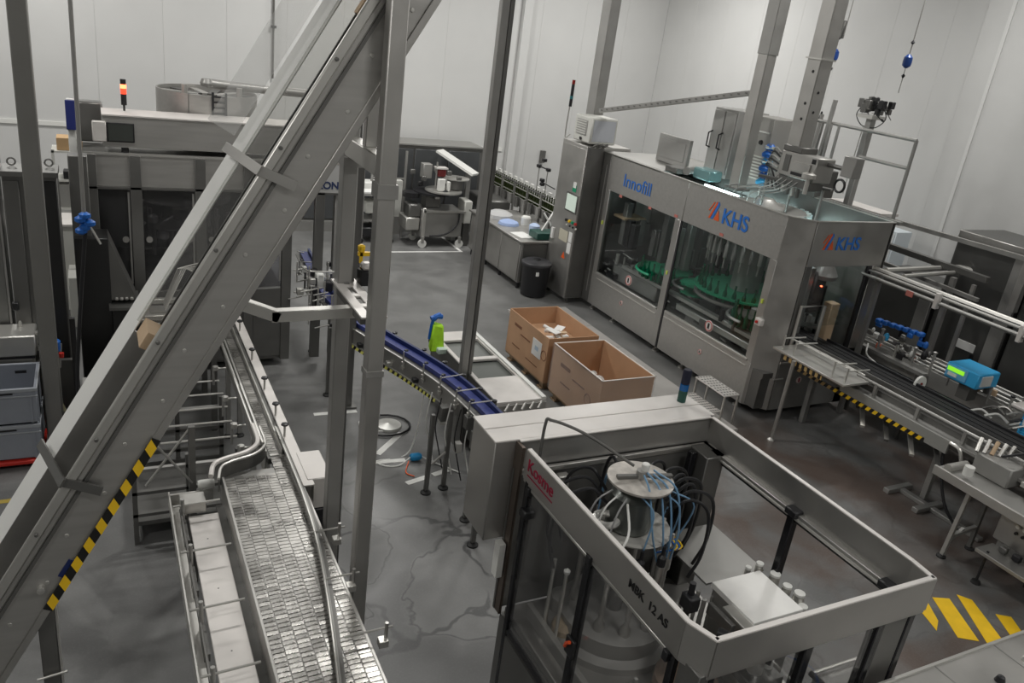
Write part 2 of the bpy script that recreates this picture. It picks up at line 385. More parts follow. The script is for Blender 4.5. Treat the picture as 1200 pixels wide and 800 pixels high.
# hazard tape on the lower edge
incbox(MB(), -1.2, .02, -.016, .035, 4.379, 4.386).build('tape_base', PRINTK, el)
for k in range(9):
    u = -1.19+k*.137
    m = MB(); vs = [inc(u,-.017,4.374), inc(u+.068,-.017,4.374), inc(u+.105,.036,4.374), inc(u+.037,.036,4.374)]
    vs += [v+Vector((0,.004,0)) for v in vs]
    m.add(vs, [(0,1,2,3),(7,6,5,4),(0,4,5,1),(1,5,6,2),(2,6,7,3),(3,7,4,0)]); m.build('tape_stripe', YELLOW, el)
# lower support
m = MB(); m.box(-.47,-.38,4.42,4.50,0,1.22); m.build('support_leg', STEELD, el, .004)
MB().box(-.375,-.365,4.42,4.47,0,1.2).build('leg_edge_strip', STEELB, el)
MB().cyl((-.50,4.40,.60),(-.34,4.40,.62),.008).build('cross_pin', STEELB, el)
MB().lathe((-.43,4.36,1.27), [(0,-.0),(.022,.005),(.022,.05),(0,.05)], 10, 'y').build('pivot_bolt', STEELB, el)
# angled stay bar from the elevator to the posts
m = MB(); m.beam((.60,4.62,2.935),(.925,4.62,2.800),.07,.07); m.beam((.875,4.62,2.808),(1.41,4.62,2.815),.07,.07); m.build('stay_bar', STEELB, el, .004)

# supporting posts of the elevator
def post(name, x, y, z0, z1, s, m, label, group=None, foot=True, cat='post'):
    t = thing(name, (x, y, z0), label, cat, group)
    MB().box(x-s/2, x+s/2, y-s/2, y+s/2, z0+.02, z1).build('column', m, t, .008)
    if foot: MB().box(x-s*.9, x+s*.9, y-s*.9, y+s*.9, z0, z0+.02).build('foot_plate', m, t)
    return t
p1 = post('support_post', 1.43, 4.3, 0, 6.0, .10, STEEL, 'nearest tall square steel post, standing full height right of the chain conveyor', 'elevator support posts')
MB().box(1.37,1.49,4.24,4.36,3.62,3.70).build('clamp', STEELM, p1); MB().box(1.375,1.485,4.245,4.355,2.52,2.56).build('clamp', STEELM, p1)
p2 = post('support_post', 1.43, 5.05, 0, 4.3, .10, STEELM, 'square steel post just behind the nearest post, reaching up to the elevator', 'elevator support posts')
MB().box(1.485,1.50,5.03,5.09,0.02,4.2).build('cable_duct', STEELD, p2)
p3 = post('support_post', 2.57, 8.68, 0, 3.25, .12, STEELD, 'slim dark steel post with its foot by the white tape strip', 'elevator support posts')
t = thing('cross_bracket', (1.43, 4.7, 3.75), 'stainless cross beam joining the two elevator posts below the elevator', 'bracket')
MB().box(1.385,1.475,4.36,5.25,3.72,3.84).build('beam', STEELB, t, .006)
MB().box(1.40,1.47,4.62,4.69,3.84,4.28).build('stub_post', STEEL, t, .004)
MB().box(1.36,1.50,4.92,5.2,3.66,3.72).build('gusset', STEELM, t)
t = thing('slotted_bracket', (1.43, 4.7, 2.82), 'pale slotted mounting plate between the elevator posts with a small camera beneath', 'bracket')
m = MB(); m.box(1.36,1.42,4.36,5.1,2.86,2.872); m.box(1.46,1.52,4.36,5.1,2.86,2.872)
for y in (4.36,4.55,4.74,4.93,5.07): m.box(1.42,1.46,y,y+.05,2.86,2.872)
m.build('slotted_plate', PALE, t)
MB().box(1.37,1.51,4.42,4.99,2.80,2.858).build('plate_block', STEELD, t, .004)
MB().box(1.52,1.62,4.95,5.05,2.86,2.97).build('sensor_body', BLACK, t, .01)
MB().box(1.53,1.60,4.95,5.03,2.97,3.02).build('sensor_cap', PALE, t, .015)
MB().lathe((1.56,5.1,3.06), [(.0,0),(.022,.0),(.026,.02),(.026,.04),(.012,.05),(0,.05)], 10).build('valve_knob', YELLOW, t); MB().box(1.54,1.62,5.09,5.12,3.03,3.055).build('valve_arm', YELLOW, t)
MB().box(1.55,1.57,5.09,5.11,2.98,3.06).build('valve_stem', YELLOW, t)

# ================================================================ chain conveyor in the foreground
cv = thing('chain_conveyor', (1.0, 5, 0), 'wide stainless steel link-chain conveyor running away from the bottom edge, left of the tall posts', 'conveyor')
ZB = 1.05
# frame of the wide section
MB().box(.715,.735,2.2,5.62,.86,1.10).build('side_rail', STEEL, cv, .003)
MB().box(1.295,1.315,2.2,5.35,.88,1.045).build('side_rail', STEEL, cv, .003)
MB().box(.735,1.295,2.2,5.6,.86,.88).build('under_tray', STEELD, cv)
MB().box(.735,1.295,2.2,5.75,1.01,1.044).build('wear_plate', STEELM, cv)
# chain links: 7 lanes, each a row of slightly proud plates
links = []
lane_w = .0795; pitch = .0385
for ln in range(7):
    x = .738+ln*lane_w
    y = 2.55 + (ln % 2)*.012
    y1 = 5.66 if ln in (0,1,2,3,4) else (5.9 if ln == 5 else 5.9)
    while y < y1:
        links.append((x, y, ln)); y += pitch
for ln, x in ((6, 1.215),):
    pass
# narrow run: two lanes going back
y = 5.93
for yy in (0,):
    k_ = 5.93
    while k_ < 9.3: links.append((1.165, k_+.0, 9)) if False else None; k_ += pitch
while y < 9.3:
    links.append((1.138, y, 8)); y += pitch
links.sort(key=lambda l: l[1])
def link_mesh(mb, x, y, tilt):
    a = lane_w-.002; b = pitch-.002; h = .012
    vs = []
    for z, i in ((ZB-h, 0.0), (ZB, .0025)):
        for px, py in ((i, i), (a-i, i), (a-i, b-i), (i, b-i)):
            vs.append((x+px, y+py, z+(tilt*(py-b/2) if z == ZB else 0)))
    mb.add(vs, [(3,2,1,0),(4,5,6,7),(0,1,5,4),(1,2,6,5),(2,3,7,6),(3,0,4,7)])
proto = MB(); link_mesh(proto, 0, 0, 0)
CHAIN = mat('polished_chain_steel', (.40,.39,.37), .33, .9, .2, 7, .15, 40, rvar=.1)
# lane 5/6 links which would show under the guard are kept; the nearest 290 are single parts, the rest one stuff part
pm = None; rest = MB(); cnt = 0
for i, (x, y, ln) in enumerate(links):
    if cnt < 290 and y > 3.0:
        if pm is None:
            pm = proto.build('chain_link', CHAIN, cv); L0 = pm.data
            for v in L0.vertices: v.co += Vector(cv['wloc'])
            o = pm; M_ = Matrix.Translation(Vector((x,y,0))-Vector(cv['wloc'])) @ Matrix.Identity(4); o.matrix_local = M_
        else:
            T = Matrix.Translation(Vector((x,y,0))-Vector(cv['wloc']))
            R = Matrix.Translation((lane_w/2,pitch/2,ZB)) @ Matrix.Rotation(random.uniform(-.05,.05),4,'X') @ Matrix.Rotation(random.uniform(-.02,.02),4,'Y') @ Matrix.Translation((-lane_w/2,-pitch/2,-ZB))
            clone(pm, 'chain_link', cv, T @ R)
        cnt += 1
    else: link_mesh(rest, x, y, random.uniform(-.06,.06))
rest.build('chain_links', CHAIN, cv)['kind'] = 'stuff'
# narrow section frame
MB().box(1.10,1.118,5.95,9.5,.86,1.09).build('side_rail', STEELB, cv, .003)
MB().box(1.235,1.25,5.95,9.5,.86,1.09).build('side_rail', STEELB, cv, .003)
MB().box(1.118,1.235,5.9,9.5,.99,1.044).build('wear_plate', STEELD, cv)
MB().cyl((1.06,5.95,1.14),(1.05,9.3,1.14),.014,8).build('guide_tube', STEELB, cv)
MB().tube([(1.085,5.95,1.17),(1.08,7.1,1.17)],.012,8).build('guide_tube', STEELB, cv)
MB().box(1.285,1.375,5.35,9.3,1.08,1.095).build('cover_plate', PALE, cv, .003)
MB().box(1.365,1.375,5.35,9.3,.93,1.08).build('cover_skirt', PALE, cv, .003)
MB().box(1.255,1.285,5.35,9.3,.95,1.07).build('inner_channel', STEELD, cv)
# curved guide where the chain widens
gp = spline([(.68,5.50,1.14),(.72,5.66,1.14),(.80,5.73,1.14),(.98,5.80,1.14),(1.08,5.90,1.14),(1.11,6.02,1.14),(1.11,6.25,1.14)],6)
m = MB()
for a, b in zip(gp[:-1], gp[1:]): m.beam(a+Vector((0,0,-.04)), b+Vector((0,0,-.04)), .008, .11)
m.build('guide_band', STEELD, cv); MB().tube([p+Vector((0,0,.02)) for p in gp],.012,8).build('guide_tube', STEELB, cv)
MB().tube([p+Vector((-.05,.05,.02)) for p in gp],.02,8).build('guide_cover', PALE, cv)
# right hand guard rail which wanders across the lanes
rp = spline([(1.262,6.3,1.10),(1.262,5.7,1.10),(1.258,5.2,1.10),(1.23,4.65,1.10),(1.165,4.1,1.10),(1.055,3.4,1.10),(.93,2.75,1.10)],6)
m = MB(); m2 = MB()
for a, b in zip(rp[:-1], rp[1:]): m.beam(a+Vector((0,0,-.02)), b+Vector((0,0,-.02)), .012, .07); m2.beam(a+Vector((.02,0,-.028)), b+Vector((.02,0,-.028)), .03, .03)
m.build('guard_rail', STEELM, cv); m2.build('rail_backing', STEELD, cv)
MB().tube([p+Vector((-.012,0,.018)) for p in rp],.008,6).build('rail_tube', STEELB, cv)
# rail clamps on stalks
for x, y, r_ in ((1.30,4.71,.14),(1.27,4.19,.13),(1.27,3.64,.18)):
    MB().cyl((x-.12,y,1.12),(x+r_,y+.005,1.12),.007,8).build('clamp_rod', STEELB, cv)
    MB().cyl((x+r_-.04,y,1.05),(x+r_-.04,y,1.16),.012,8).build('clamp_post', STEEL, cv)
    MB().box(x+r_-.09,x+r_-.03,y-.04,y+.02,1.0,1.05).build('clamp_block', STEELB, cv, .004)
for y in (6.15,6.55,7.1,7.8,8.6):
    MB().cyl((1.30,y,1.04),(1.30,y,1.20),.010,8).build('clamp_post', STEELB, cv)
    MB().lathe((1.30,y,1.20), [(.01,0),(.032,.006),(.032,.02),(.012,.028)], 6).build('knob', BLACK, cv)
    MB().cyl((1.05,y+.05,1.0),(.93,y+.05,1.0),.010,8).build('clamp_rod', STEELB, cv)
    MB().lathe((.95,y+.05,.985), [(.028,0),(.028,.04)], 10).build('clamp_disc', STEELB, cv)
    MB().cyl((.93,y+.05,.82),(.93,y+.05,1.03),.012,8).build('clamp_post', STEELM, cv)
# left walkway tray
MB().box(.45,.66,2.4,5.38,.93,.945).build('tray', PALE, cv, .004)
MB().box(.335,.345,2.4,5.66,.88,1.0).build('tray_side', STEELB, cv)
MB().box(.345,.42,2.4,5.66,.88,.90).build('tray_shelf', STEELB, cv)
MB().box(.34,.66,5.64,5.66,.88,.98).build('tray_end', STEELB, cv)
MB().box(.66,.715,2.4,5.5,.90,.93).build('gap_channel', STEELD, cv)
for y in (5.35, 4.79, 4.20, 3.64, 3.05):
    MB().cyl((.345,y-.005,1.07),(.67,y+.01,1.07),.008,8).build('clamp_rod', STEELB, cv)
    MB().cyl((.41,y,.90),(.41,y,1.12),.014,8).build('clamp_post', STEELM, cv)
    MB().box(.395,.43,y-.28,y-.02,.90,.955).build('rail_holder', STEELD, cv)
    for s in (-.14,.14): MB().lathe((.55,y-.28,.945), [(.006,0),(.004,.002)], 6).build('screw', STEELD, cv) if s > 0 else None
MB().tube([(.40,2.5,1.0),(.40,5.4,1.0)],.010,6).build('tray_rail', STEELD, cv)
MB().box(.40,.58,5.40,5.55,.95,1.04).build('end_bracket', STEELB, cv, .006)
MB().lathe((.55,5.68,1.02), [(.03,0),(.035,.02),(.035,.10),(.03,.12)], 12, 'x').build('end_roller', WHITE, cv)
# drive box
MB().box(1.33,1.53,5.42,5.86,.82,1.10).build('drive_box', PALE, cv, .008)
MB().box(1.34,1.525,5.41,5.85,.50,.818).build('drive_motor', BLACK, cv, .01)
# legs
for x, y in ((.78,3.2),(1.25,3.2),(.78,5.0),(1.25,5.0),(1.12,6.6),(1.24,6.6),(1.12,8.2),(1.24,8.2)):
    MB().box(x-.025,x+.025,y-.025,y+.025,.04,.87).build('leg', STEELM, cv, .004); MB().lathe((x,y,0), [(.05,0),(.05,.012),(.02,.04)], 12).build('foot', RUBBER, cv)
# side guides and dark return frame left of the narrow run
fr = thing('return_frame', (.5, 7.2, 0), 'dark lower conveyor frame with cross rods, seen below the elevator', 'frame')
for z, mt in ((.28,STEELD),(.50,STEELD),(.72,STEELM)): MB().box(.10,.98,6.45,6.49,z,z+.03).build('cross_bar', mt, fr); MB().box(.10,.98,7.5,7.54,z,z+.03).build('cross_bar', mt, fr)
for x in (.12,.55,.96):
    for y in (6.47,7.52): MB().box(x-.02,x+.02,y-.02,y+.02,0,.85).build('upright', STEELD, fr)
MB().box(.1,.98,6.5,7.5,.16,.20).build('base_pan', STEELD, fr)
for y in (6.7,7.0,7.3,7.6,7.9): MB().cyl((.35,y,.84),(.99,y,.84),.01,6).build('cross_rod', STEELB, fr)
bt = thing('stay_cross', (.15, 5.4, .1), 'pair of thin crossed steel stays behind the striped end of the elevator', 'brace')
MB().cyl((.22,5.78,1.42),(.52,5.80,.97),.010,6).build('stay', STEELM, bt); MB().cyl((.52,5.84,1.44),(.19,5.82,.98),.010,6).build('stay', STEELB, bt)
MB().box(.50,.55,5.80,5.85,0,1.46).build('upright', STEELD, bt)

# ================================================================ blue belt conveyor
bc = thing('blue_belt_conveyor', (2.9, 7.8, 0), 'curving conveyor with a blue belt and yellow-black edge tape, behind the tall posts', 'conveyor')
path = spline([(2.69,11.7,1.08),(2.60,10.6,1.08),(2.56,9.85,1.08),(2.62,9.1,1.08),(2.84,8.3,1.08),(3.06,7.6,1.08),(3.20,7.05,1.08),(3.27,6.5,1.08),(3.30,5.9,1.08)],8)
def sweep(mb, path, off0, off1, z0, z1):
    ps = []
    for i, p in enumerate(path):
        d = (path[min(i+1,len(path)-1)]-path[max(i-1,0)]); d.z = 0; d.normalize(); n = Vector((-d.y, d.x, 0))
        ps.append((p, n))
    vs = []
    for p, n in ps:
        a = p+n*off0; b = p+n*off1
        vs += [(a.x,a.y,z0),(b.x,b.y,z0),(b.x,b.y,z1),(a.x,a.y,z1)]
    fs = []
    for i in range(len(ps)-1):
        for k in range(4): fs.append((i*4+k, i*4+(k+1)%4, (i+1)*4+(k+1)%4, (i+1)*4+k))
    fs += [(3,2,1,0), tuple((len(ps)-1)*4+k for k in range(4))]
    return mb.add(vs, fs)
upp = path[24:]; 
sweep(MB(), path, -.05, .05, 1.05, 1.075).build('belt', BLUEB, bc)
sweep(MB(), path, .055, .085, 1.04, 1.125).build('far_guide', NAVY, bc)
sweep(MB(), path, .088, .10, 1.0, 1.10).build('far_side', STEELD, bc)
sweep(MB(), path, -.065, -.052, 1.04, 1.09).build('near_guide', BLUEB, bc)
sweep(MB(), path, -.12, -.07, 1.02, 1.035).build('near_ledge', STEELD, bc)
sweep(MB(), path[24:56], -.135, -.125, .86, 1.04).build('side_plate', STEEL, bc)
sweep(MB(), path[24:], -.15, -.135, 1.035, 1.047).build('rail_rod', STEELB, bc)
sweep(MB(), path[24:52], -.148, -.136, .845, .858).build('lower_edge', STEELB, bc)
sweep(MB(), path[26:48], -.142, -.136, .80, .845).build('tape_base', PRINTK, bc)
for i in range(26, 48):
    pp = path[i:i+2]
    if len(pp) < 2: break
    d = pp[1]-pp[0]; d.z = 0; dn = d.normalized(); n = Vector((-dn.y,dn.x,0)); a = pp[0]-n*.146
    L_ = d.length
    vs = []
    for off in (0, .005):
        q = a+n*off
        for s, z in ((0,.80),(.5,.80),(.75,.845),(.25,.845)): vs.append((q.x+dn.x*L_*s, q.y+dn.y*L_*s, z))
    MB().add(vs, [(0,1,2,3),(7,6,5,4),(0,4,5,1),(1,5,6,2),(2,6,7,3),(3,7,4,0)]).build('tape_stripe', YELG, bc)
sweep(MB(), path, -.06, .08, .95, 1.03).build('frame_beam', STEELD, bc)
for i in (5, 12, 19, 27, 33, 39, 44, 49, 54, 58):
    p = path[i]; d = (path[i+1]-p).normalized(); n = Vector((-d.y,d.x,0))
    a = p-n*.16
    MB().cyl((a.x,a.y,.93),(a.x,a.y,1.15),.009,8).build('clamp_post', STEELB, bc)
    b = p+n*.09; MB().tube([(a.x,a.y,1.13),(b.x,b.y,1.13)],.007,6).build('clamp_rod', STEEL, bc) if i > 44 or i < 20 else None
    MB().lathe((a.x,a.y,.95), [(.022,0),(.022,.03)], 8).build('clamp_disc', STEELB, bc); MB().lathe((a.x,a.y,1.01), [(.02,0),(.02,.02)], 8).build('clamp_disc', STEELB, bc)
    c = p-n*.13; MB().lathe((c.x,c.y,1.15), [(.01,0),(.026,.006),(.026,.018),(.01,.024)], 6).build('knob', BLACK, bc)
    c = p+n*.12; MB().lathe((c.x,c.y,1.11), [(.01,0),(.03,.006),(.03,.022),(.01,.028)], 6).build('knob', BLACK, bc)
for (x, y) in ((2.85,6.58),(3.06,6.62),(2.97,5.62),(3.12,5.83),(3.06,6.02),(2.55,8.9),(2.42,9.0),(2.55,10.4)):
    MB().box(x-.022,x+.022,y-.022,y+.022,.04,.92).build('leg', STEELD, bc, .004)
    MB().lathe((x,y,0), [(.055,0),(.055,.015),(.03,.03),(.018,.06)], 14).build('foot', RUBBER, bc)
MB().beam((2.86,6.60,.30),(3.05,6.61,.45),.02,.02).build('leg_brace', STEEL, bc)
for x,y,z,s in ((3.04,6.75,.75,.10),(3.14,6.35,.85,.09),(3.10,6.9,.62,.08),(3.16,6.15,.72,.12),(3.12,6.5,.5,.07)):
    MB().box(x-s/2,x+s/2,y-s/2,y+s/2,z,z+s*1.6).build('junction_box', STEELD if s > .08 else STEELB, bc, .006)
for k in range(5):
    x, y = 2.95+.05*k, 6.9-.14*k
    MB().tube(spline([(x,y,1.0),(x-.05,y-.03,.7),(x+.02,y,.42),(x+.06,y-.06,.2)],5),.007,6).build('cable', BLACK if k % 2 else WHITE, bc)
for i in (30, 36, 42):
    p = path[i]; d = (path[i+1]-p).normalized(); n = Vector((-d.y,d.x,0)); c = p-n*.15
    MB().box(c.x-.035,c.x+.035,c.y-.035,c.y+.035,.88,.93).build('sensor', BLACK if i % 4 else STEELB, bc, .006)
# mechanics at the back end of the belt
for k in range(26):
    x, y = 2.3+random.uniform(0,.75), 9.2+random.uniform(0,1.9); z = 1.12+random.uniform(-.1,.22)
    if abs(x-2.58) < .12: continue
    if k % 3: MB().tube([(x,y,z),(x+random.uniform(-.2,.2),y+random.uniform(-.05,.05),z+random.uniform(-.05,.05))],.009,6).build('clamp_rod', STEELB, bc)
    else: MB().cyl((x,y,.95),(x,y,z+.08),.012,6).build('clamp_post', STEELB if k % 2 else BLACK, bc)
for k in range(60):
    x, y, z = random.uniform(2.15,2.95), random.uniform(8.75,10.3), random.uniform(.95,1.5)
    if abs(x-2.58) < .09 and y < 9.7: continue
    s = random.uniform(.02,.045)
    if k % 3 == 0: MB().cyl((x,y,z-.15),(x,y,z+.12),.010,6).build('clamp_post', STEELB, bc)
    elif k % 3 == 1: MB().cyl((x-.09,y,z),(x+.09,y+.03,z+.02),.009,6).build('clamp_rod', STEELB if k % 2 else STEELM, bc)
    else: MB().box(x-s,x+s,y-s,y+s,z-s,z+s).build('clamp_block', (STEELB,BLACK,STEELD,WHITE)[k % 4], bc, .006)
MB().tube(spline([(2.25,9.9,1.42),(2.3,9.6,1.45),(2.75,9.55,1.45),(2.9,9.7,1.42)],5),.012,6).build('guard_hoop', STEELB, bc)
MB().box(2.42,2.52,9.75,9.9,1.15,1.36).build('gripper_head', WHITE, bc, .02); MB().box(2.5,2.6,9.6,9.72,1.16,1.3).build('gripper_head', BLACK, bc, .02)

# floor clutter
t = thing('cable_loop', (2.85, 7.8, 0), 'loop of black and white cable lying on the floor beside the blue belt conveyor', 'cable')
MB().tube([(2.88+.30*math.cos(a/16*2*PI), 8.05+.26*math.sin(a/16*2*PI), .02) for a in range(17)],.012,8).build('loop', BLACK, t)
MB().tube([(2.80+.22*math.cos(a/16*2*PI), 8.10+.20*math.sin(a/16*2*PI), .03) for a in range(3,13)],.010,8).build('loop', WHITE, t)
MB().lathe((2.92,8.05,0), [(0,.0),(.16,.0),(.15,.03),(0,.05)], 18).build('coiled_end', mat('pale_foil', (.55,.55,.52), .35, .3, .1, 10), t)
t = thing('blue_plug', (2.96, 7.22, 0), 'blue industrial plug on a thin cable on the wet floor beside the tape cross', 'plug')
MB().lathe((2.90,7.22,.05), [(.03,0),(.045,.02),(.045,.10),(.03,.13)], 12, 'x').build('body', mat('bright_blue_plug', (.02,.24,.50), .4), t)
MB().tube(spline([(3.02,7.22,.05),(3.2,7.05,.01),(3.35,6.85,.01)],5),.009,6).build('cable', WHITE, t)
MB().tube(spline([(2.90,7.22,.05),(2.75,7.15,.01),(2.6,7.18,.01),(2.55,7.3,.01),(2.9,7.35,.01),(3.03,7.4,.3),(3.08,7.42,.78)],5),.008,6).build('cable', WHITE, t)
MB().tube(spline([(2.88,7.2,.02),(2.78,7.0,.01),(2.84,6.9,.01)],5),.006,6).build('cable', ORANGE, t)

# ================================================================ pale table with windows next to the belt
t = thing('white_table_unit', (3.95, 7.7, 0), 'low pale flat-topped machine unit with two recessed windows, between blue belt and cartons', 'table')
x0, x1, y0, y1 = 3.62, 4.22, 6.72, 8.72
m = MB(); zt = .90
m.box(x0,x1,y0,7.33,zt-.03,zt); m.box(x0,x1,8.44,y1,zt-.03,zt); m.box(x0,x0+.06,7.33,8.44,zt-.03,zt); m.box(x1-.07,x1,7.33,8.44,zt-.03,zt); m.box(x0+.06,x1-.07,7.83,7.91,zt-.03,zt)
m.build('top', PALE, t, .003)
MB().box(x0+.05,x1-.06,7.32,7.84,zt-.06,zt-.045).build('window', mat('smoked_window', (.14,.15,.14), .12, .2), t)
MB().box(x0+.05,x1-.06,7.90,8.45,zt-.06,zt-.045).build('window', mat('smoked_window_2', (.20,.21,.20), .12, .2), t)
MB().box(x0+.02,x1-.02,y0+.04,y1-.02,.12,zt-.065).build('body', STEELD, t, .004)
MB().box(x1-.05,x1,y0,y1,zt,zt+.02).build('edge_strip', WHITE, t); MB().box(x0-.015,x0,y0,y1,zt-.12,zt+.01).build('near_skirt', STEELD, t)
MB().box(x0,x1,y0-.02,y0+.03,zt-.14,zt-.03).build('end_rail', STEEL, t, .004)
for k in range(5): MB().cyl((x0+.08+k*.1,y0-.06,zt-.08),(x0+.14+k*.1,y0-.02,zt-.02),.014,6).build('hinge', STEELB, t)
for x in (x0+.06,x1-.06):
    for y in (y0+.1,y1-.1): MB().cyl((x,y,0),(x,y,.12),.025,8).build('foot', RUBBER, t)
t = thing('cloth_bag', (3.55, 8.35, .9), 'lime green bag topped by a blue glove at the end of the pale table unit', 'bag')
m = MB(); m.add([(3.42,8.20,.86),(3.60,8.18,.86),(3.62,8.30,.88),(3.45,8.34,.88),(3.46,8.26,1.20),(3.58,8.22,1.18),(3.60,8.30,1.19),(3.48,8.34,1.22)],
      [(3,2,1,0),(4,5,6,7),(0,1,5,4),(1,2,6,5),(2,3,7,6),(3,0,4,7)]); m.build('bag', LIME, t, .02)
MB().tube(spline([(3.44,8.30,1.0),(3.46,8.30,1.2),(3.50,8.30,1.28),(3.58,8.32,1.27)],4),[.02]*6+[.035]*7,8).build('glove', BLUE, t)
MB().tube([(3.44,8.30,1.26),(3.56,8.32,1.30)],.03,8).build('glove_cuff', BLUE, t)
MB().box(3.50,3.62,8.12,8.2,.86,.93).build('lower_wrap', mat('pale_wrap', (.6,.72,.62), .4), t, .01)
pt = thing('tall_post', (3.58, 7.5, 0), 'tall slim steel post rising past the pale table unit to the ceiling', 'post')
MB().box(3.515,3.60,7.46,7.54,0,7.6).build('column', STEELM, pt, .006); MB().box(3.60,3.645,7.45,7.55,0,7.6).build('side_channel', STEELD, pt, .004)

# ================================================================ cartons
def carton(cx, cy, lx, ly, h, label, bands):
    t = thing('open_carton', (cx, cy, 0), label, 'box', 'large open cartons')
    x0,x1,y0,y1 = cx-lx/2,cx+lx/2,cy-ly/2,cy+ly/2; th = .014
    MB().box(x0,x1,y0,y0+th,0.12,h).build('wall', CARD, t, .002); MB().box(x0,x1,y1-th,y1,0.12,h).build('wall', CARD, t, .002)
    MB().box(x0,x0+th,y0+th,y1-th,0.12,h).build('wall', CARD, t, .002); MB().box(x1-th,x1,y0+th,y1-th,0.12,h).build('wall', CARD, t, .002)
    MB().box(x0+th,x1-th,y0+th,y1-th,.12,.14).build('bottom', CARDI, t)
    p = MB()
    for k in range(3):
        yy = y0+.06+k*(ly-.24)/2; p.box(x0+.02,x1-.02,yy,yy+.12,.0,.02)
        for xx in (x0+.05,cx-.05,x1-.15): p.box(xx,xx+.1,yy+.01,yy+.11,.02,.09)
    p.box(x0+.01,x1-.01,y0+.01,y1-.01,.09,.118); tag(p.build('pallet', mat('pallet_wood', (.30,.21,.13), .8)), 'small wooden pallet under the ' + ('far carton with papers' if cy > 8.5 else 'near film-wrapped carton'), 'pallet')
    return t, x0,x1,y0,y1
t,x0,x1,y0,y1 = carton(5.68,9.16,.80,1.20,.78,'far open brown carton holding white paper rolls and scraps, white sheet on its side',1)
MB().box(x0-.004,x0,8.72,8.98,.40,.64).build('label_sheet', PAPER, t)
MB().box(x0-.005,x0-.003,8.80,8.90,.49,.55).build('label_print', mat('pale_blue_print', (.45,.55,.65), .6), t)
for y, z, a, b in ((9.45,.60,.22,.04),(9.20,.52,.30,.02),(9.45,.30,.24,.015),(8.95,.26,.35,.012)): MB().box(x0-.003,x0,y-a/2,y+a/2,z,z+b).build('print_line', CARDD, t)
MB().torus((x0-.001,8.64,.50),.07,.006,18,4,'x').build('print_ring', CARDD, t)
lx = 0
for k in range(11):
    a = random.uniform(0,PI); r = random.uniform(.16,.30); x = random.uniform(x0+.22,x1-.22); y = random.uniform(y0+.35,y1-.45); z = .545+.012*k
    o = MB(); d = Vector((math.cos(a)*r/2,math.sin(a)*r/2,random.uniform(-.03,.03)))
    if k % 3 == 0: o.cyl(Vector((x,y,z))-d,Vector((x,y,z))+d,.025,10)
    else: o.beam(Vector((x,y,z))-d,Vector((x,y,z))+d,.12 if k % 3 == 1 else .07,.012)
    tag(o.build('paper_roll' if k % 3 == 0 else ('paper_scrap' if k % 3 == 1 or k < 6 else 'board_scrap'), PAPER if k % 4 else TAN),
        ('rolled white sheet' if k % 3 == 0 else 'torn flat strip of white paper or board') + ' lying loose inside the far carton', 'paper', 'paper scraps in the far carton')
tag(MB().box(x0+.02,x1-.02,y0+.02,y1-.02,.142,.52).build('packing_fill', CARDI), 'heap of crumpled board offcuts filling the far carton', 'packing', kind='stuff')
t,x0,x1,y0,y1 = carton(5.67,7.80,.78,1.20,.785,'near open brown carton wrapped in clear stretch film, next to the pale walkway',0)
for y, z, a, b in ((8.05,.56,.25,.05),(7.7,.50,.30,.02),(8.0,.34,.25,.02)): MB().box(x0-.003,x0,y-a/2,y+a/2,z,z+b).build('print_line', CARDD, t)
MB().torus((x0-.001,7.45,.42),.07,.006,18,4,'x').build('print_ring', CARDD, t)
MB().box(x0+.1,x1-.25,y0-.003,y0,.42,.47).build('print_line', CARDD, t)
o = MB(); o.box(x0-.012,x0-.008,y0-.012,y1+.012,.14,.80); o.box(x0-.012,x1+.012,y0-.012,y0-.008,.14,.80); o.box(x1+.008,x1+.012,y0-.012,y1+.012,.14,.80)
o.build('stretch_film', FILM, t)
for a,b in (((x0,y0),(x1,y0)),((x0,y0),(x0,y1)),((x1,y0),(x1,y1)),((x0,y1),(x1,y1))): MB().beam((*a,.788),(*b,.788),.02,.006).build('film_edge', mat('film_edge_white', (.65,.60,.55), .3), t)
m = MB()
for k in range(14):
    c = Vector((5.66+random.uniform(-.2,.2),7.85+random.uniform(-.35,.3),.34+random.uniform(0,.2))); r = random.uniform(.05,.11)
    m.lathe(c, [(0,-r*.6),(r*.8,-r*.3),(r,0),(r*.6,r*.4),(0,r*.6)], 7)
tag(m.build('plastic_film_heap', mat('crumpled_film', (.7,.7,.68), .2, alpha=.6, bump=.8, bscale=20)), 'crumpled clear film heap lying inside the near wrapped carton', 'film', kind='stuff')
wk = thing('floor_walkway', (6.8, 9.3, 0), 'pale low walkway strip on the floor between cartons and filling machine', 'walkway')
for k in range(5): MB().box(6.22,7.38,6.9+k*.94,6.9+(k+1)*.94-.008,0,.045).build('plate', mat('pale_floor_plate', (.47,.45,.43), .5, .1, .06, 3), wk, .003)
st = thing('step_stool', (7.3, 7.4, 0), 'small two-step stool with perforated metal treads by the corner of the filling machine', 'stool')
HOLE = MB()
def tread(x0,x1,y0,y1,z):
    MB().box(x0,x1,y0,y1,z-.02,z).build('tread', PALE, st, .003)
    h = MB()
    nx, ny = 5, 9
    for i in range(nx):
        for j in range(ny): h.lathe((x0+(i+.5+.25*(j%2))*(x1-x0)/(nx+.3), y0+(j+.5)*(y1-y0)/ny, z+.0005), [(.016,0),(0,.0005)], 8)
    h.build('perforations', STEELD, st)['kind'] = 'stuff'
tread(7.20,7.46,7.10,7.72,.45); tread(7.02,7.22,7.12,7.70,.22)
for x,y,z in ((7.45,7.11,.43),(7.45,7.70,.43),(7.22,7.11,.43),(7.22,7.70,.43),(7.03,7.12,.2),(7.03,7.69,.2)): MB().box(x-.012,x+.012,y-.012,y+.012,0,z).build('leg', STEELB, st)
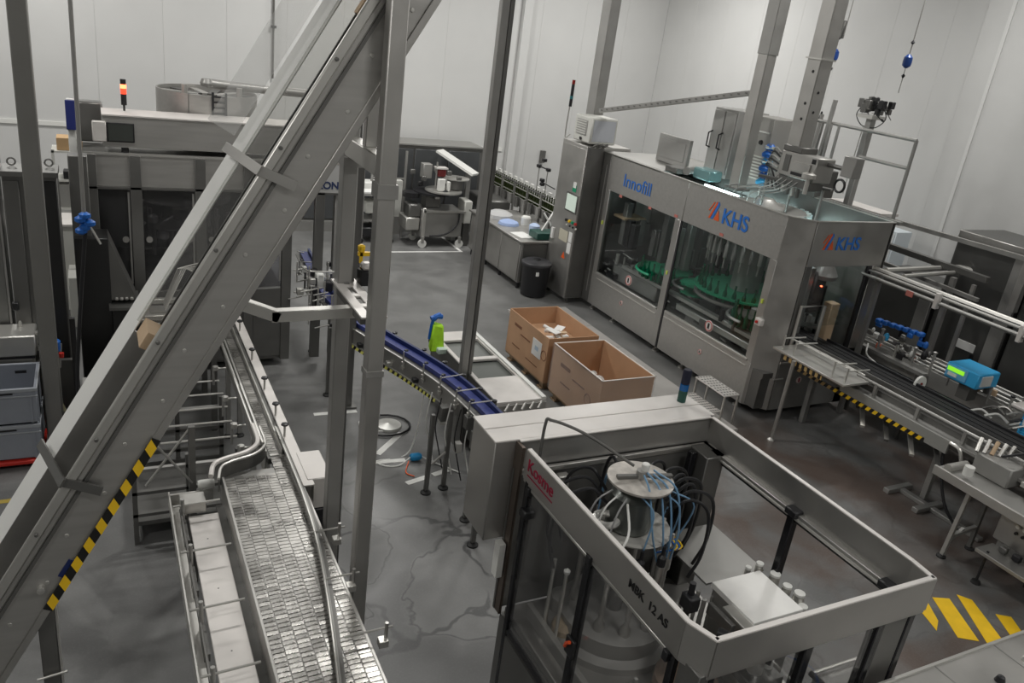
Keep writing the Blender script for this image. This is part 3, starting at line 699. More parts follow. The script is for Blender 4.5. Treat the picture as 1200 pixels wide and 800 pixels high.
# ================================================================ capping / labelling machine in the front right
km = thing('labelling_machine', (3.05, 2.9, 0), 'open-topped stainless guarded machine with black corner profiles and red lettering, front right', 'machine')
X0,X1,Y0,Y1 = 2.27,3.83,1.98,3.85; ZT = 2.2; ZF = 2.0
# fascia plates with folded top edges (chamfered front corners)
def fascia(a, b, name='fascia'):
    a = Vector((a[0],a[1],0)); b = Vector((b[0],b[1],0)); n = (b-a).normalized().cross(Vector((0,0,1)))   # outward side
    MB().beam(a+Vector((0,0,(ZF+ZT)/2)), b+Vector((0,0,(ZF+ZT)/2)), .012, ZT-ZF).build(name, STEEL, km)
    MB().beam(a-n*.012+Vector((0,0,ZT)), b-n*.012+Vector((0,0,ZT)), .03, .012).build('top_fold', PALE, km, .003)  # paler than the fascia: the top edge highlight is put into the colour
    MB().beam(a-n*.022+Vector((0,0,ZF-.012)), b-n*.022+Vector((0,0,ZF-.012)), .045, .024).build('lower_fold', STEEL, km, .003)
fascia((X0,Y1-.12),(X0,Y0+.15)); fascia((X0,Y0+.15),(X0+.055,Y0),'corner_plate'); fascia((X0+.055,Y0),(X1-.02,Y0)); fascia((X1-.02,Y0),(X1,Y0+.15),'corner_plate'); fascia((X1,Y0+.15),(X1,Y1)); fascia((X1,Y1),(X0,Y1))
# upper cabinet beam across the back
MB().box(2.11,3.83,3.86,4.20,1.46,2.19).build('back_cabinet', STEEL, km, .006)
MB().box(2.105,3.86,4.03,4.21,2.19,2.203).build('cabinet_lid', PALE, km, .003); MB().box(2.105,3.86,3.855,4.022,2.19,2.203).build('cabinet_lid', PALE, km, .003)
MB().box(2.255,2.275,3.765,3.86,.9,2.19).build('side_plate', mat('brown_reflection_steel', (.20,.165,.14), .35, .8, .1, 2), km)  # brown reflection on the cabinet front painted as this plate's colour
MB().box(2.25,3.80,3.83,3.85,.9,2.0).build('back_panel', STEELD, km)
# black corner and middle profiles
def prof(x, y, z0, z1, s=.05):
    MB().box(x-s/2,x+s/2,y-s/2,y+s/2,z0,z1).build('guard_profile', BLACKG, km, .006)
prof(X0+.02,3.68,.1,ZF,.045); prof(X0+.02,2.93,.1,ZF,.05); prof(X0+.02,2.17,.1,ZF,.04)
prof(X0+.09,Y0+.03,.1,ZF,.05); prof(2.98,Y0+.03,.1,ZF,.055); prof(3.50,Y0+.03,.1,ZF-.01,.045); prof(3.74,Y0+.03,.1,ZF-.01,.05)
prof(X1-.03,2.93,.9,ZF,.055); prof(X1-.05,3.66,.9,ZF,.05); prof(X1-.03,2.2,.9,ZF,.045); prof(3.62,3.74,.9,ZF,.05)
MB().box(2.285,2.35,1.985,2.13,.1,ZF).build('corner_column', STEELD, km, .004)
MB().box(3.53,3.71,Y0+.01,Y0+.03,.1,ZF).build('column_panel', STEELD, km, .004)
MB().box(3.66,3.82,3.62,3.82,.9,ZF).build('corner_column', STEELD, km, .006)
MB().lathe((3.62,Y0+.01,1.48), [(0,-.03),(.04,-.03),(.045,0)], 14, 'y').build('round_knob', BLACK, km)
# glass doors of the left side with their frames
for a, b in ((2.955,3.655),(2.195,2.905)):
    MB().box(X0+.015,X0+.021,a,b,.86,ZF-.03).build('door_glass', GLASSK, km)
    MB().beam((X0+.015,a,ZF-.035),(X0+.015,b,ZF-.035),.03,.02).build('door_rail', STEELB, km, .003); MB().beam((X0+.015,a,.84),(X0+.015,b,.84),.03,.03).build('door_rail', BLACK, km)
MB().box(X0-.0,X0+.03,2.1,3.7,.25,.80).build('lower_panel', STEELD, km)
MB().box(X0+.06,2.93,Y0+.02,Y0+.026,.86,ZF-.03).build('door_glass', GLASSK, km)
MB().box(3.03,3.46,Y0+.02,Y0+.026,.86,ZF-.03).build('door_glass', GLASSK, km)
tag(MB().box(X0-.022,X0,2.88,2.97,1.30,1.42).build('door_latch', BLACK, km, .006), 'black door latch')
MB().tube([(X0-.03,2.95,1.35),(X0-.04,2.93,1.39),(X0-.04,2.90,1.42)],.011,8).build('red_handle', mat('red_orange_handle', (.9,.10,.02), .35), km)
for y, z in ((3.64,1.95),(2.91,1.97),(2.2,1.95),(2.16,1.75),(3.66,1.78)): MB().box(X0-.02,X0+.02,y-.02,y+.02,z-.03,z+.03).build('hinge', BLACK, km, .006)
for y, z in ((2.93,2.0),(2.2,1.99),(3.68,1.98)): MB().box(X1-.07,X1+.02,y-.05,y+.05,z-.03,z+.02).build('hinge', BLACK, km, .008)
MB().cyl((X1-.04,2.2,1.965),(X1-.04,3.62,1.965),.012,8).build('inner_rail', STEELB, km); MB().box(X1-.03,X1-.015,2.2,3.62,1.93,1.96).build('inner_rail_seal', BLACK, km)
MB().box(2.3,3.7,Y1-.03,Y1-.01,1.955,1.985).build('inner_rail', STEELB, km)
# machine table
MB().box(X0+.05,X1-.06,Y0+.08,Y1-.05,.86,.92).build('machine_deck', STEEL, km, .006)
MB().box(X0+.03,X1-.03,Y0+.06,Y1-.03,.12,.86).build('base_cabinet', STEELD, km)
for x in (X0+.12,X1-.12):
    for y in (Y0+.12,Y1-.12): MB().lathe((x,y,0), [(.06,0),(.06,.02),(.02,.05),(.02,.12)], 12).build('foot', RUBBER, km)
# carousel with two discs, column and hose bundle
cx, cy = 2.90, 3.38
MB().lathe((cx,cy,2.09), [(.205,0),(.21,.006),(.21,.018),(.19,.022)], 36).build('top_disc', mat('stained_disc', (.50,.47,.43), .45, .3, .3, 14), km)
MB().cyl((cx,cy,2.1),(cx,cy,2.165),.035,14).build('hub', STEELM, km); MB().lathe((cx+.02,cy+.0,2.16), [(.024,0),(.026,.01),(.026,.045),(.02,.05)], 14).build('hub_cap', WHITE, km)
MB().beam((cx-.16,cy+.03,2.125),(cx+.2,cy-.05,2.125),.03,.02).build('torque_arm', STEELD, km)
MB().beam((cx+.0,cy-.02,2.12),(cx+.09,cy-.12,2.12),.02,.02).build('torque_arm', STEELB, km)
MB().cyl((cx,cy,.92),(cx,cy,2.09),.055,16).build('column', STEELD, km)
MB().lathe((cx-.03,cy,1.74), [(.10,0),(.145,.04),(.15,.18),(.14,.26),(.06,.34)], 24).build('head_drum', mat('dark_drum', (.15,.16,.15), .3, .7), km)
MB().lathe((cx+.02,cy-.0,1.74), [(.15,.03),(.235,.03),(.245,.015),(.235,0),(.15,0)], 32).build('lower_ring', mat('ring_plate', (.50,.49,.46), .35, .4, .1, 9), km)
MB().lathe((cx,cy,.92), [(.42,0),(.42,.05),(.36,.07),(.36,.18),(.3,.2)], 32).build('turntable', STEELM, km)
for k in range(10):
    a = k/10*2*PI
    p = Vector((cx+.27*math.cos(a),cy+.27*math.sin(a),0))
    MB().lathe((p.x,p.y,1.12), [(.035,0),(.035,.05),(.018,.08),(.018,.36),(.03,.38),(.03,.50)], 12).build('head_spindle', STEELB if k % 2 else STEEL, km)
    MB().lathe((p.x,p.y,1.62), [(.028,0),(.028,.06),(.012,.08),(.012,.14)], 10).build('valve_head', BLACK if k % 3 else STEELB, km)
for k in range(8):
    a = random.uniform(0, 2*PI); r0 = random.uniform(.08,.19); r1 = random.uniform(.22,.30)
    p = (cx+r0*math.cos(a), cy+r0*math.sin(a), 2.08); q = (cx+r1*math.cos(a+.4), cy+r1*math.sin(a+.4), 1.66)
    mid_ = (cx+(r1+.03)*math.cos(a+.2+random.uniform(-.4,.4)), cy+(r1+.03)*math.sin(a+.2), 1.98)
    MB().tube(spline([p,(p[0]*.5+mid_[0]*.5,p[1]*.5+mid_[1]*.5,2.06),mid_,q],5),.0055,6).build('air_hose', (mat('pale_blue_hose', (.16,.30,.46), .35) if k == 0 else bpy.data.materials['pale_blue_hose']), km)
HB = bpy.data.materials['pale_blue_hose']
for k, (dx, dy) in enumerate(((.02,-.02),(.05,-.05),(-.02,-.05),(.08,-.01))):
    MB().tube(spline([(cx+dx,cy+dy,2.16),(cx+dx*2,cy-.16,2.10),(cx+dx*2+.02,cy-.24,1.85),(cx+.1+dx,cy-.22,1.62)],5),.0065,6).build('air_hose', HB, km)
for k, (a, r) in enumerate(((2.2,.62),(2.6,.60),(3.0,.58),(-.05,.50),(.35,.55),(.7,.60),(1.5,.44),(-.5,.52),(-.85,.5),(.1,.42),(-.25,.40))):
    c, s_ = math.cos(a), math.sin(a)
    MB().tube(spline([(cx+.2*c,cy+.2*s_,1.94),(cx+.34*c,cy+.32*s_,2.06),(cx+min(r,.53)*c,cy+min(r,.40)*s_,1.98),(cx+min(r+.02,.56)*c,cy+min(r,.42)*s_,1.70),(cx+min(r-.04,.5)*c,cy+min(r-.1,.38)*s_,1.5)],6),.011,8).build('power_cable', BLACK, km)
for k in range(3):
    a = 3.1+k*.31
    MB().tube(spline([(cx+.19*math.cos(a),cy+.19*math.sin(a),2.05),(cx+.30*math.cos(a),cy+.28*math.sin(a),1.98),(cx+.33*math.cos(a),cy+.3*math.sin(a),1.80),(cx+.24*math.cos(a+.3),cy+.24*math.sin(a+.3),1.68)],5),.006,6).build('control_cable', WHITE if k % 2 else mat('grey_cable_%s' % 'abcdefgh'[k], (.3,.3,.3), .5), km)
for k in range(4):
    MB().tube(spline([(cx+.10,cy-.16,1.64),(cx+.2+.02*k,cy-.22,1.70),(cx+.22,cy-.06+.02*k,1.70),(cx+.12,cy-.02,1.64)],5),.006,6).build('control_cable', YELLOW if k % 2 else BLUE, km)
MB().tube(spline([(2.36,3.72,1.95),(2.36,3.72,2.36),(2.40,3.70,2.40),(2.6,3.6,2.33),(2.86,3.42,2.18)],8),.010,8).build('feed_tube', STEELD, km)
MB().box(2.55,2.63,3.74,3.80,1.70,1.95).build('valve_island', STEELB, km, .006)
m_ = MB().torus((2.68,3.36,1.86),.07,.022,18,8); m_.build('foil_wrapped_coil', mat('foil_wrap', (.72,.71,.68), .25, .5, .1, 12, .8, 25), km)
MB().tube(spline([(2.6,3.1,1.66),(2.55,3.05,1.8),(2.66,3.1,1.92),(2.74,3.26,2.02)],5),.008,6).build('control_cable', WHITE, km)
# label aggregate with white top and rollers
MB().box(3.29,3.69,2.58,2.97,1.50,1.54).build('aggregate_top', mat('white_lid', (.88,.87,.84), .4, 0, .04, 8), km, .003)
MB().box(3.30,3.68,2.59,2.96,1.0,1.50).build('aggregate_body', STEELM, km, .004)
MB().box(3.10,3.34,2.32,2.5,1.3,1.36).build('aggregate_arm', STEELD, km, .006)
MB().cyl((3.06,2.62,1.50),(3.22,2.34,1.50),.035,14).build('roller', BLACK, km); MB().cyl((3.12,2.36,1.44),(3.12,2.36,1.62),.045,16).build('roller', STEELB, km)
MB().lathe((3.12,2.36,1.62), [(.012,0),(.045,.001),(.045,.012),(.012,.013)], 16).build('roller_flange', STEELB, km)
m = MB(); m.box(3.22,3.30,2.50,2.78,1.50,1.52); m.box(3.28,3.30,2.48,2.56,1.30,1.5); m.build('bracket_arm', STEELB, km, .004)
m = MB(); m.box(3.16,3.19,2.62,2.84,1.44,1.52); m.build('bracket_arm', STEELD, km, .004)
MB().cyl((3.30,2.42,1.36),(3.30,2.42,1.52),.03,14).build('roller', WHITE, km)
MB().cyl((3.02,2.86,1.2),(3.02,2.86,1.68),.02,10).build('spindle', BLACK, km); MB().box(2.98,3.06,2.8,2.9,1.5,1.6).build('spindle_block', BLACK, km, .008)
for k in range(5): MB().cyl((3.12+.045*k,3.02-.02*k,1.20),(3.12+.045*k,3.02-.02*k,1.42+.03*(k % 3)),.012+.004*(k % 2),10).build('valve_stem', WHITE if k == 1 else STEELM, km)
MB().box(3.30,3.79,3.02,3.56,1.47,1.485).build('inner_shelf', STEELM, km)
MB().lathe((3.05,2.75,.92), [(.20,0),(.20,.12),(.16,.16),(.16,.38)], 24).build('gear_housing', mat('rusty_casting', (.30,.22,.17), .5, .3, .2, 6), km)
for k, (x,y) in enumerate(((3.83,2.80),(3.86,2.66),(3.84,2.56))):
    pass
for x,y,z,r in ((3.70,2.99,1.50,.025),(3.76,2.90,1.47,.035),(3.775,2.80,1.45,.03),(3.775,2.70,1.47,.035),(3.76,2.64,1.42,.03),(3.64,3.02,1.46,.02)):
    MB().cyl((x,y,z-.1),(x,y,z+.06),r,14).build('cylinder_clamp', STEELB, km); MB().lathe((x,y,z+.06), [(r*.5,0),(r,.004),(r,.02),(0,.022)], 12).build('clamp_cap', WHITE, km)
MB().beam((3.66,3.02,1.46),(3.76,2.62,1.46),.05,.03).build('clamp_bar', STEELB, km, .004)
# posts and small parts seen through the left doors
for x, y, z in ((2.42,3.45,1.55),(2.46,3.36,1.50),(2.5,2.6,1.35)): MB().cyl((x,y,.92),(x,y,z),.012,8).build('guide_post', STEELB, km)
MB().lathe((2.46,3.36,1.5), [(.02,0),(.022,.02),(0,.04)], 10).build('post_cap', WHITE, km)
MB().lathe((2.58,3.42,.92), [(.10,0),(.10,.1),(.07,.14)], 20).build('star_hub', mat('ochre_casting', (.5,.40,.28), .4, .3), km)
MB().lathe((2.66,3.62,.92), [(.09,0),(.09,.16),(.03,.2)], 20).build('star_hub', STEELM, km)
MB().lathe((2.55,2.62,.92), [(.14,0),(.14,.04),(.12,.06)], 24).build('star_wheel', STEELM, km); MB().lathe((2.66,2.3,.92), [(.12,0),(.12,.04),(.1,.06)], 24).build('star_wheel', STEELM, km)
MB().box(2.36,2.40,2.2,3.6,1.0,1.1).build('guide_rail', STEELB, km, .004)
text('lettering', 'Kosme', .115, (X0-.008,3.69,2.08), (0,-1,0), (0,0,1), REDT, km, .001)
MB().box(X0-.009,X0-.006,3.36,3.68,2.045,2.053).build('lettering_underline', REDT, km)
text('lettering', 'MBK  12 AS', .066, (X0-.008,2.56,2.075), (0,-1,0), (0,0,1), PRINTK, km, .001)
MB().box(2.24,2.32,3.60,3.68,1.76,1.82).build('latch_block', BLACK, km, .01)
MB().box(2.20,2.245,3.78,3.85,1.2,1.46).build('film_strip', WHITE, km)
# signal tower
t = thing('signal_tower', (3.66, 4.12, 2.203), 'small unlit blue-green-black signal light stack on the nearest guarded machine', 'lamp')
MB().lathe((3.74,4.10,2.203), [(.032,0),(.032,.09)], 16).build('lower_lens', DGREEN, t); MB().lathe((3.74,4.10,2.295), [(.033,0),(.033,.05)], 16).build('middle_lens', mat('blue_lens', (.01,.10,.30), .25), t)
MB().lathe((3.74,4.10,2.35), [(.033,0),(.033,.10),(.028,.11)], 16).build('upper_section', mat('near_black_lens',(.012,.014,.03),.3), t)
# outfeed conveyor with rods in front of the machine
oc = thing('outfeed_conveyor', (3.25, 1.5, 0), 'small conveyor end with steel tubes and blue hoses below the guarded machine front rail', 'conveyor')
MB().box(3.28,3.46,1.35,1.93,1.32,1.35).build('belt', STEELD, oc); MB().box(3.47,3.485,1.35,1.95,1.30,1.42).build('side_rail', STEELB, oc, .003); MB().cyl((3.20,1.95,1.40),(3.20,1.30,1.40),.02,10).build('guide_tube', STEELB, oc)
MB().cyl((3.30,1.95,1.42),(3.30,1.3,1.42),.008,8).build('guide_tube', STEELB, oc); MB().cyl((3.38,1.95,1.42),(3.38,1.3,1.42),.008,8).build('guide_tube', STEELB, oc)
for k in range(4): MB().box(3.16+.05*k,3.2+.05*k,1.9,1.96,1.42,1.5+.02*(k % 2)).build('clamp_block', STEELB if k % 2 else STEELD, oc, .005)
MB().tube(spline([(3.30,1.93,1.52),(3.38,1.8,1.52),(3.36,1.6,1.46),(3.42,1.5,1.44)],5),.006,6).build('air_hose', BLUE, oc)
for y in (1.4,1.85): MB().box(3.34,3.38,y,y+.04,0,1.32).build('leg', STEELM, oc)
# low hood right of the machine corner
hd = thing('guard_hood', (4.25, 2.3, 0), 'low steel guard hood with sloped top between guarded machine and yellow floor bars', 'guard')
m = MB(); vs = []
for x, z in ((3.95,0.05),(4.75,0.05),(4.75,.62),(4.42,.95),(3.95,.95)): vs.append((x,2.02,z))
for x, z in ((3.95,0.05),(4.75,0.05),(4.75,.62),(4.42,.95),(3.95,.95)): vs.append((x,2.55,z))
m.add(vs, [(0,1,2,3,4),(9,8,7,6,5),(0,5,6,1),(1,6,7,2),(2,7,8,3),(3,8,9,4),(4,9,5,0)]); m.build('hood', STEELM, hd, .006)
MB().tube([(3.95,2.56,.97),(4.42,2.56,.97),(4.77,2.56,.64)],.012,8).build('edge_rod', STEELB, hd); MB().cyl((3.93,2.0,.98),(3.93,2.56,.98),.02,8).build('edge_tube', BLACK, hd)
# near table at the bottom right
nt_ = thing('steel_worktop', (4.6, 1.85, 0), 'bright stainless worktop crossing the bottom right corner of the picture', 'table')
MB().box(3.35,6.0,1.2,1.93,1.56,1.59).build('top', STEEL, nt_, .004); MB().box(3.35,6.0,1.925,1.945,1.53,1.60).build('front_edge', STEELB, nt_, .003)
for x in (4.02,4.55,5.1): MB().box(x,x+.008,1.2,1.925,1.588,1.593).build('seam_strip', STEELM, nt_)
MB().lathe((4.3,1.72,1.59), [(.03,0),(.02,.03),(0,.035)], 12).build('stud', BLACK, nt_); MB().lathe((4.62,1.78,1.59), [(.02,0),(.012,.02),(0,.025)], 12).build('stud', STEELB, nt_)
for x in (3.6,5.8):
    for y in (1.3,1.85): MB().box(x,x+.05,y,y+.05,0,1.56).build('leg', STEELM, nt_)

# ================================================================ filling machine
fl = thing('filling_machine', (8.7, 9.4, 0), 'large stainless bottle filling machine with glass doors and blue lettering', 'machine')
A0,A1,B0,B1 = 7.85,9.55,7.15,11.85; TZ = 2.80; FZ = 2.20
LIGHTS = STEELX
# front (facing -X)
MB().box(A0,A0+.03,9.47,11.62,FZ,TZ).build('front_fascia', STEELX, fl, .004); MB().box(A0,A0+.03,7.42,9.462,FZ,TZ).build('front_fascia', STEELX, fl, .004)
MB().prism([(A0,7.42),(A0+.01,7.41),(8.09,B0),(8.11,B0+.03),(A0+.04,7.43)],.12,TZ).build('corner_column', STEEL, fl, .004)
MB().box(A0,A0+.03,9.50,11.62,.12,.70).build('lower_panel', STEELX, fl, .004); MB().box(A0,A0+.03,7.42,9.44,.12,.74).build('lower_panel', STEELX, fl, .004)
MB().box(A0-.015,A0+.03,9.64,11.5,.70,.735).build('sill_ledge', STEELB, fl, .004); MB().box(A0-.015,A0+.03,7.5,9.42,.74,.775).build('sill_ledge', STEELB, fl, .004)
MB().box(A0-.012,A0,9.64,11.45,.62,.632).build('sill_bead', STEELB, fl); MB().box(A0-.012,A0,7.5,9.42,.66,.672).build('sill_bead', STEELB, fl)
MB().box(A0-.01,A0+.06,9.48,9.62,.12,FZ).build('centre_column', STEEL, fl, .006); MB().box(A0+.0,A0+.05,11.5,11.62,.70,FZ).build('door_frame', STEEL, fl, .004)
MB().box(A0,A0+.05,7.42,7.55,.74,FZ).build('door_frame', STEEL, fl, .004); MB().box(A0-.004,A0+.01,9.44,9.48,.12,FZ).build('gap_seal', BLACK, fl)
for a, b, z0 in ((9.62,11.5,.735),(7.55,9.44,.775)):
    MB().box(A0+.012,A0+.02,a,b,z0,FZ).build('door_glass', GLASS, fl)
MB().box(A0-.002,A0+.05,11.62,B1,.12,TZ).build('end_strip', STEELD, fl, .004); MB().box(A0-.006,A0+.0,11.70,11.72,.3,2.6).build('door_bead', STEELM, fl)
# end face (facing -Y)
MB().box(8.11,A1,B0,B0+.03,FZ,TZ).build('end_fascia', STEEL, fl, .004); MB().box(8.11,A1,B0,B0+.03,.12,.98).build('lower_panel', STEELM, fl, .004)
MB().box(8.11,8.22,B0,B0+.04,.98,FZ).build('door_frame', STEELD, fl, .004); MB().box(9.28,9.36,B0,B0+.04,.98,FZ).build('door_frame', BLACK, fl, .004)
MB().box(9.36,A1,B0,B0+.06,.12,FZ).build('corner_column', STEEL, fl, .006); MB().box(A1,A1+.02,B0,B0+.3,.12,TZ).build('corner_edge', STEELD, fl)
MB().box(8.22,9.28,B0+.012,B0+.02,1.35,FZ).build('door_glass', GLASS, fl)
MB().tube([(8.18,B0-.03,1.08),(8.18,B0-.03,1.66),(8.62,B0-.03,1.66),(8.62,B0-.03,1.15)],.025,8).build('tunnel_frame', STEELB, fl)
# back, far end, roof and deck
MB().box(A1-.03,A1,B0,B1,.12,TZ).build('back_panel', STEELD, fl); MB().box(A0,A1,B1-.03,B1,.12,TZ).build('far_panel', STEELM, fl)
MB().box(A0,A1,10.2,B1,TZ-.02,TZ+.01).build('roof_plate', STEELM, fl); MB().box(A0+.05,A1-.05,9.5,9.53,.8,TZ-.4).build('inner_divider', mat('inner_dark_panel', (.08,.08,.08), .4, .5), fl) if False else None
MB().box(A0+.03,A1-.03,B0+.03,B1-.03,.60,.68).build('machine_deck', STEELD, fl); MB().box(A0+.03,A1-.03,B0+.05,B1-.05,.14,.60).build('base_block', STEELD, fl)
for a, b in (((A0,7.42),(A0,B1)),((8.1,B0),(A1,B0)),((A1,B0),(A1,B1)),((A0,7.42),(8.1,B0))): MB().beam((*a,TZ+.004),(*b,TZ+.004),.04,.012).build('top_edge', STEELB, fl)
for y in (7.6,8.9,9.6,10.9,11.6):
    for x in (A0+.12,A1-.12): MB().lathe((x,y,0), [(.06,0),(.06,.015),(.022,.04),(.022,.14)], 12).build('foot', STEELB, fl)
# carousel: product tank, valve ring, filling tubes, green bottle ring
c0 = (8.72, 8.75)
MB().lathe((c0[0],c0[1],2.28), [(.60,0),(.64,.03),(.64,.30),(.60,.34),(.2,.40),(.12,.46)], 40).build('product_tank', STEELB, fl)
MB().lathe((c0[0],c0[1],2.18), [(.70,0),(.70,.10)], 40).build('tank_ring', mat('petrol_ring', (.06,.20,.22), .2, .5), fl)
MB().cyl((c0[0],c0[1],.68),(c0[0],c0[1],2.3),.22,20).build('carousel_column', STEELM, fl)
for k in range(32):
    a = k/32*2*PI; x = c0[0]+.66*math.cos(a); y = c0[1]+.66*math.sin(a)
    MB().lathe((x,y,1.72), [(.012,0),(.012,.14),(.03,.16),(.03,.34),(.022,.36),(.022,.48)], 8).build('filling_valve', STEELB if k % 2 else STEELM, fl)
    MB().box(x-.025,x+.025,y-.025,y+.025,2.5,2.62).build('valve_actuator', mat('pale_valve_cap', (.55,.66,.66), .3, .3) if k == 0 else bpy.data.materials['pale_valve_cap'], fl)
MB().lathe((c0[0],c0[1],1.18), [(.72,0),(.74,.02),(.74,.05),(.4,.06)], 40).build('bottle_carousel', STEELM, fl)
MB().lathe((c0[0],c0[1],1.30), [(.66,.0),(.76,0),(.76,.03),(.66,.03)], 40).build('neck_guide_ring', GREEN, fl)
for nm, (x,y), r in (('star_wheel',(8.3,10.1),.42),('star_wheel',(8.35,9.35),.30),('star_wheel',(8.25,7.95),.28),('star_wheel',(8.95,7.65),.28),('star_wheel',(8.9,10.4),.34)):
    m = MB(); pr = []
    for k in range(48):
        a = k/48*2*PI; rr = r*(1-.10*(k % 4 == 0)-.05*(k % 4 in (1,3))); pr.append((x+rr*math.cos(a), y+rr*math.sin(a)))
    m.prism(pr, 1.20, 1.225); m.prism([((px-x)*.96+x,(py-y)*.96+y) for px,py in pr], 1.06, 1.08); m.build(nm, GREEN if r in (.42,.30) else STEELD, fl)
    MB().cyl((x,y,.68),(x,y,1.32),.07,14).build('star_shaft', STEELM, fl)
    m = MB().torus((x,y,1.18), r+.10, .022, 24, 6, arc=PI*1.1); m.build('curved_guide', GREEN if r > .3 else STEELM, fl)
BR = []
for k in range(30):
    a = k/30*2*PI; BR.append((c0[0]+.68*math.cos(a), c0[1]+.68*math.sin(a), 1.24, 0))
for k in range(9): a = PI*.7+k*.26; BR.append((8.3+.44*math.cos(a),10.1+.44*math.sin(a),1.08,1))
for k in range(7): a = PI*.6+k*.34; BR.append((8.25+.30*math.cos(a),7.95+.30*math.sin(a),1.08,1))
bm0 = None
for i, (x,y,z,kk) in enumerate(BR):
    if bm0 is None:
        bm0 = MB().lathe((x,y,z), [(.030,0),(.032,.01),(.032,.14),(.013,.20),(.013,.27),(.015,.275),(.015,.285)], 10).build('bottle', BOTTLEG); o = bm0
    else: o = bm0.copy(); col.objects.link(o); o.location = (x,y,z)
    tag(o, 'small green glass bottle standing inside the filling machine carousel or starwheels', 'bottle', 'green bottles inside the filling machine')
MB().beam((8.0,10.9,1.02),(8.0,7.5,1.02),.10,.05).build('infeed_rail', STEELB, fl); MB().beam((8.02,9.3,.88),(8.02,7.6,.88),.16,.10).build('rinse_channel', STEELB, fl, .01)
MB().box(7.98,8.12,9.9,11.2,.72,.98).build('gear_box', STEELM, fl, .02); MB().box(7.98,8.2,8.3,9.1,.70,.88).build('gear_box', STEELM, fl, .02)
for k in range(14):
    x, y = random.uniform(8.0,9.3), random.choice([random.uniform(7.4,8.3), random.uniform(9.6,11.4)])
    MB().cyl((x,y,.68),(x,y,random.uniform(1.2,2.1)),random.uniform(.015,.04),8).build('support_rod', STEELM if k % 2 else BLACK, fl)
MB().box(8.8,9.3,10.9,11.5,1.4,2.2).build('cap_hopper', STEELM, fl, .02); MB().box(8.05,8.5,11.2,11.55,1.75,1.79).build('shelf_board', TAN, fl)
MB().box(8.5,9.1,11.55,11.58,1.5,2.18).build('inner_plate', OFFW, fl)
for k in range(70):
    x, y, z = random.uniform(7.95,8.4), random.uniform(7.55,11.4), random.uniform(.7,1.12); s = random.uniform(.03,.08)
    if k % 3 == 0: MB().cyl((x,y,z-s),(x,y,z+s*2),s*.6,8).build('fitting', (STEELD,STEELB,STEELM,BLACK)[k % 4], fl)
    elif k % 3 == 1: MB().box(x-s,x+s,y-s*1.6,y+s*1.6,z-s*.6,z+s*.6).build('fitting', (STEELD,BLACK,STEELM)[k % 3 if k % 2 else 0], fl)
    else: MB().cyl((x,y-s*2.5,z),(x,y+s*2.5,z+s*.4),.014,6).build('guide_rod', STEELB, fl)
for k in range(26):
    x, y = random.uniform(8.1,9.3), random.uniform(9.7,11.5); MB().box(x-.06,x+.06,y-.06,y+.06,1.3,random.uniform(1.5,2.3)).build('inner_block', (STEELD,BLACK,STEELM)[k % 3], fl, .01)
MB().box(9.42,9.46,7.3,11.6,.7,2.5).build('inner_back_sheet', STEELM, fl)
# glowing tubes added to brighten the inside of the machine
MB().cyl((8.15,7.7,2.66),(8.15,9.9,2.66),.018,8).build('added_glow_tube', TUBEW, fl); MB().cyl((9.3,7.7,2.5),(9.3,10.8,2.5),.018,8).build('added_glow_tube', TUBEW, fl)
# labyrinth of pieces at the end opening
MB().box(8.75,9.0,7.5,7.7,1.4,2.0).build('capper_head', mat('capper_casting', (.10,.09,.09), .4, .4), fl, .03); MB().lathe((8.95,7.55,1.9), [(.16,0),(.18,.06),(.1,.2)], 20).build('capper_dome', mat('capper_dome_grey', (.35,.33,.32), .4, .3), fl)
MB().lathe((8.68,7.32,1.86), [(.012,0),(.018,.01),(0,.02)], 8).build('red_pilot_lamp', REDL, fl)
MB().box(8.98,9.14,7.3,7.45,.98,1.6).build('inner_column', TAN, fl, .01); MB().box(8.5,8.6,7.4,7.5,1.0,2.1).build('inner_column', STEELM, fl, .01)
# stickers and buttons
NP = mat('sticker_pink_white', (.75,.62,.60), .5)
def sticker(y, z, r, x=A0-.0):
    s = MB().lathe((x+.006,y,z), [(0,-.012),(r,-.012),(r,0)], 20, 'x').build('warning_sticker', NP, fl); MB().lathe((x-.007,y,z), [(0,-.003),(r*.62,-.003),(r*.62,0)], 16, 'x').build('sticker_print', WHITE, s)
    MB().box(x-.014,x-.010,y-r*.22,y+r*.22,z-r*.45,z+r*.5).build('sticker_hand', PRINTK, s); MB().torus((x-.010,y,z),r*.85,r*.07,18,4,'x').build('sticker_ring', mat('sticker_red_ring',(.6,.08,.07),.5) if 'sticker_red_ring' not in bpy.data.materials else bpy.data.materials['sticker_red_ring'], s)
sticker(10.50,.90,.085); sticker(8.38,.91,.085); sticker(10.589,.464,.04); sticker(8.447,.471,.04)
MB().lathe((8.55,B0,.55), [(0,-.006),(.05,-.006),(.05,0)], 18, 'y').build('warning_sticker', NP, fl); MB().box(8.54,8.56,B0-.01,B0-.006,.52,.58).build('sticker_hand', REDT, fl)
for y, z in ((11.15,2.18),(9.62,2.235),(8.55,2.24),(10.3,2.19)): MB().box(A0-.006,A0,y-.04,y+.04,z-.02,z+.02).build('red_marker', mat('faded_red_tag',(.55,.18,.15),.5) if 'faded_red_tag' not in bpy.data.materials else bpy.data.materials['faded_red_tag'], fl)
for y, z in ((11.56,1.62),(9.55,1.35),(7.49,1.62)): MB().box(A0-.02,A0,y-.015,y+.015,z-.03,z+.03).build('latch_light', mat('yellow_green_led',(.6,.7,.1),.4) if 'yellow_green_led' not in bpy.data.materials else bpy.data.materials['yellow_green_led'], fl)
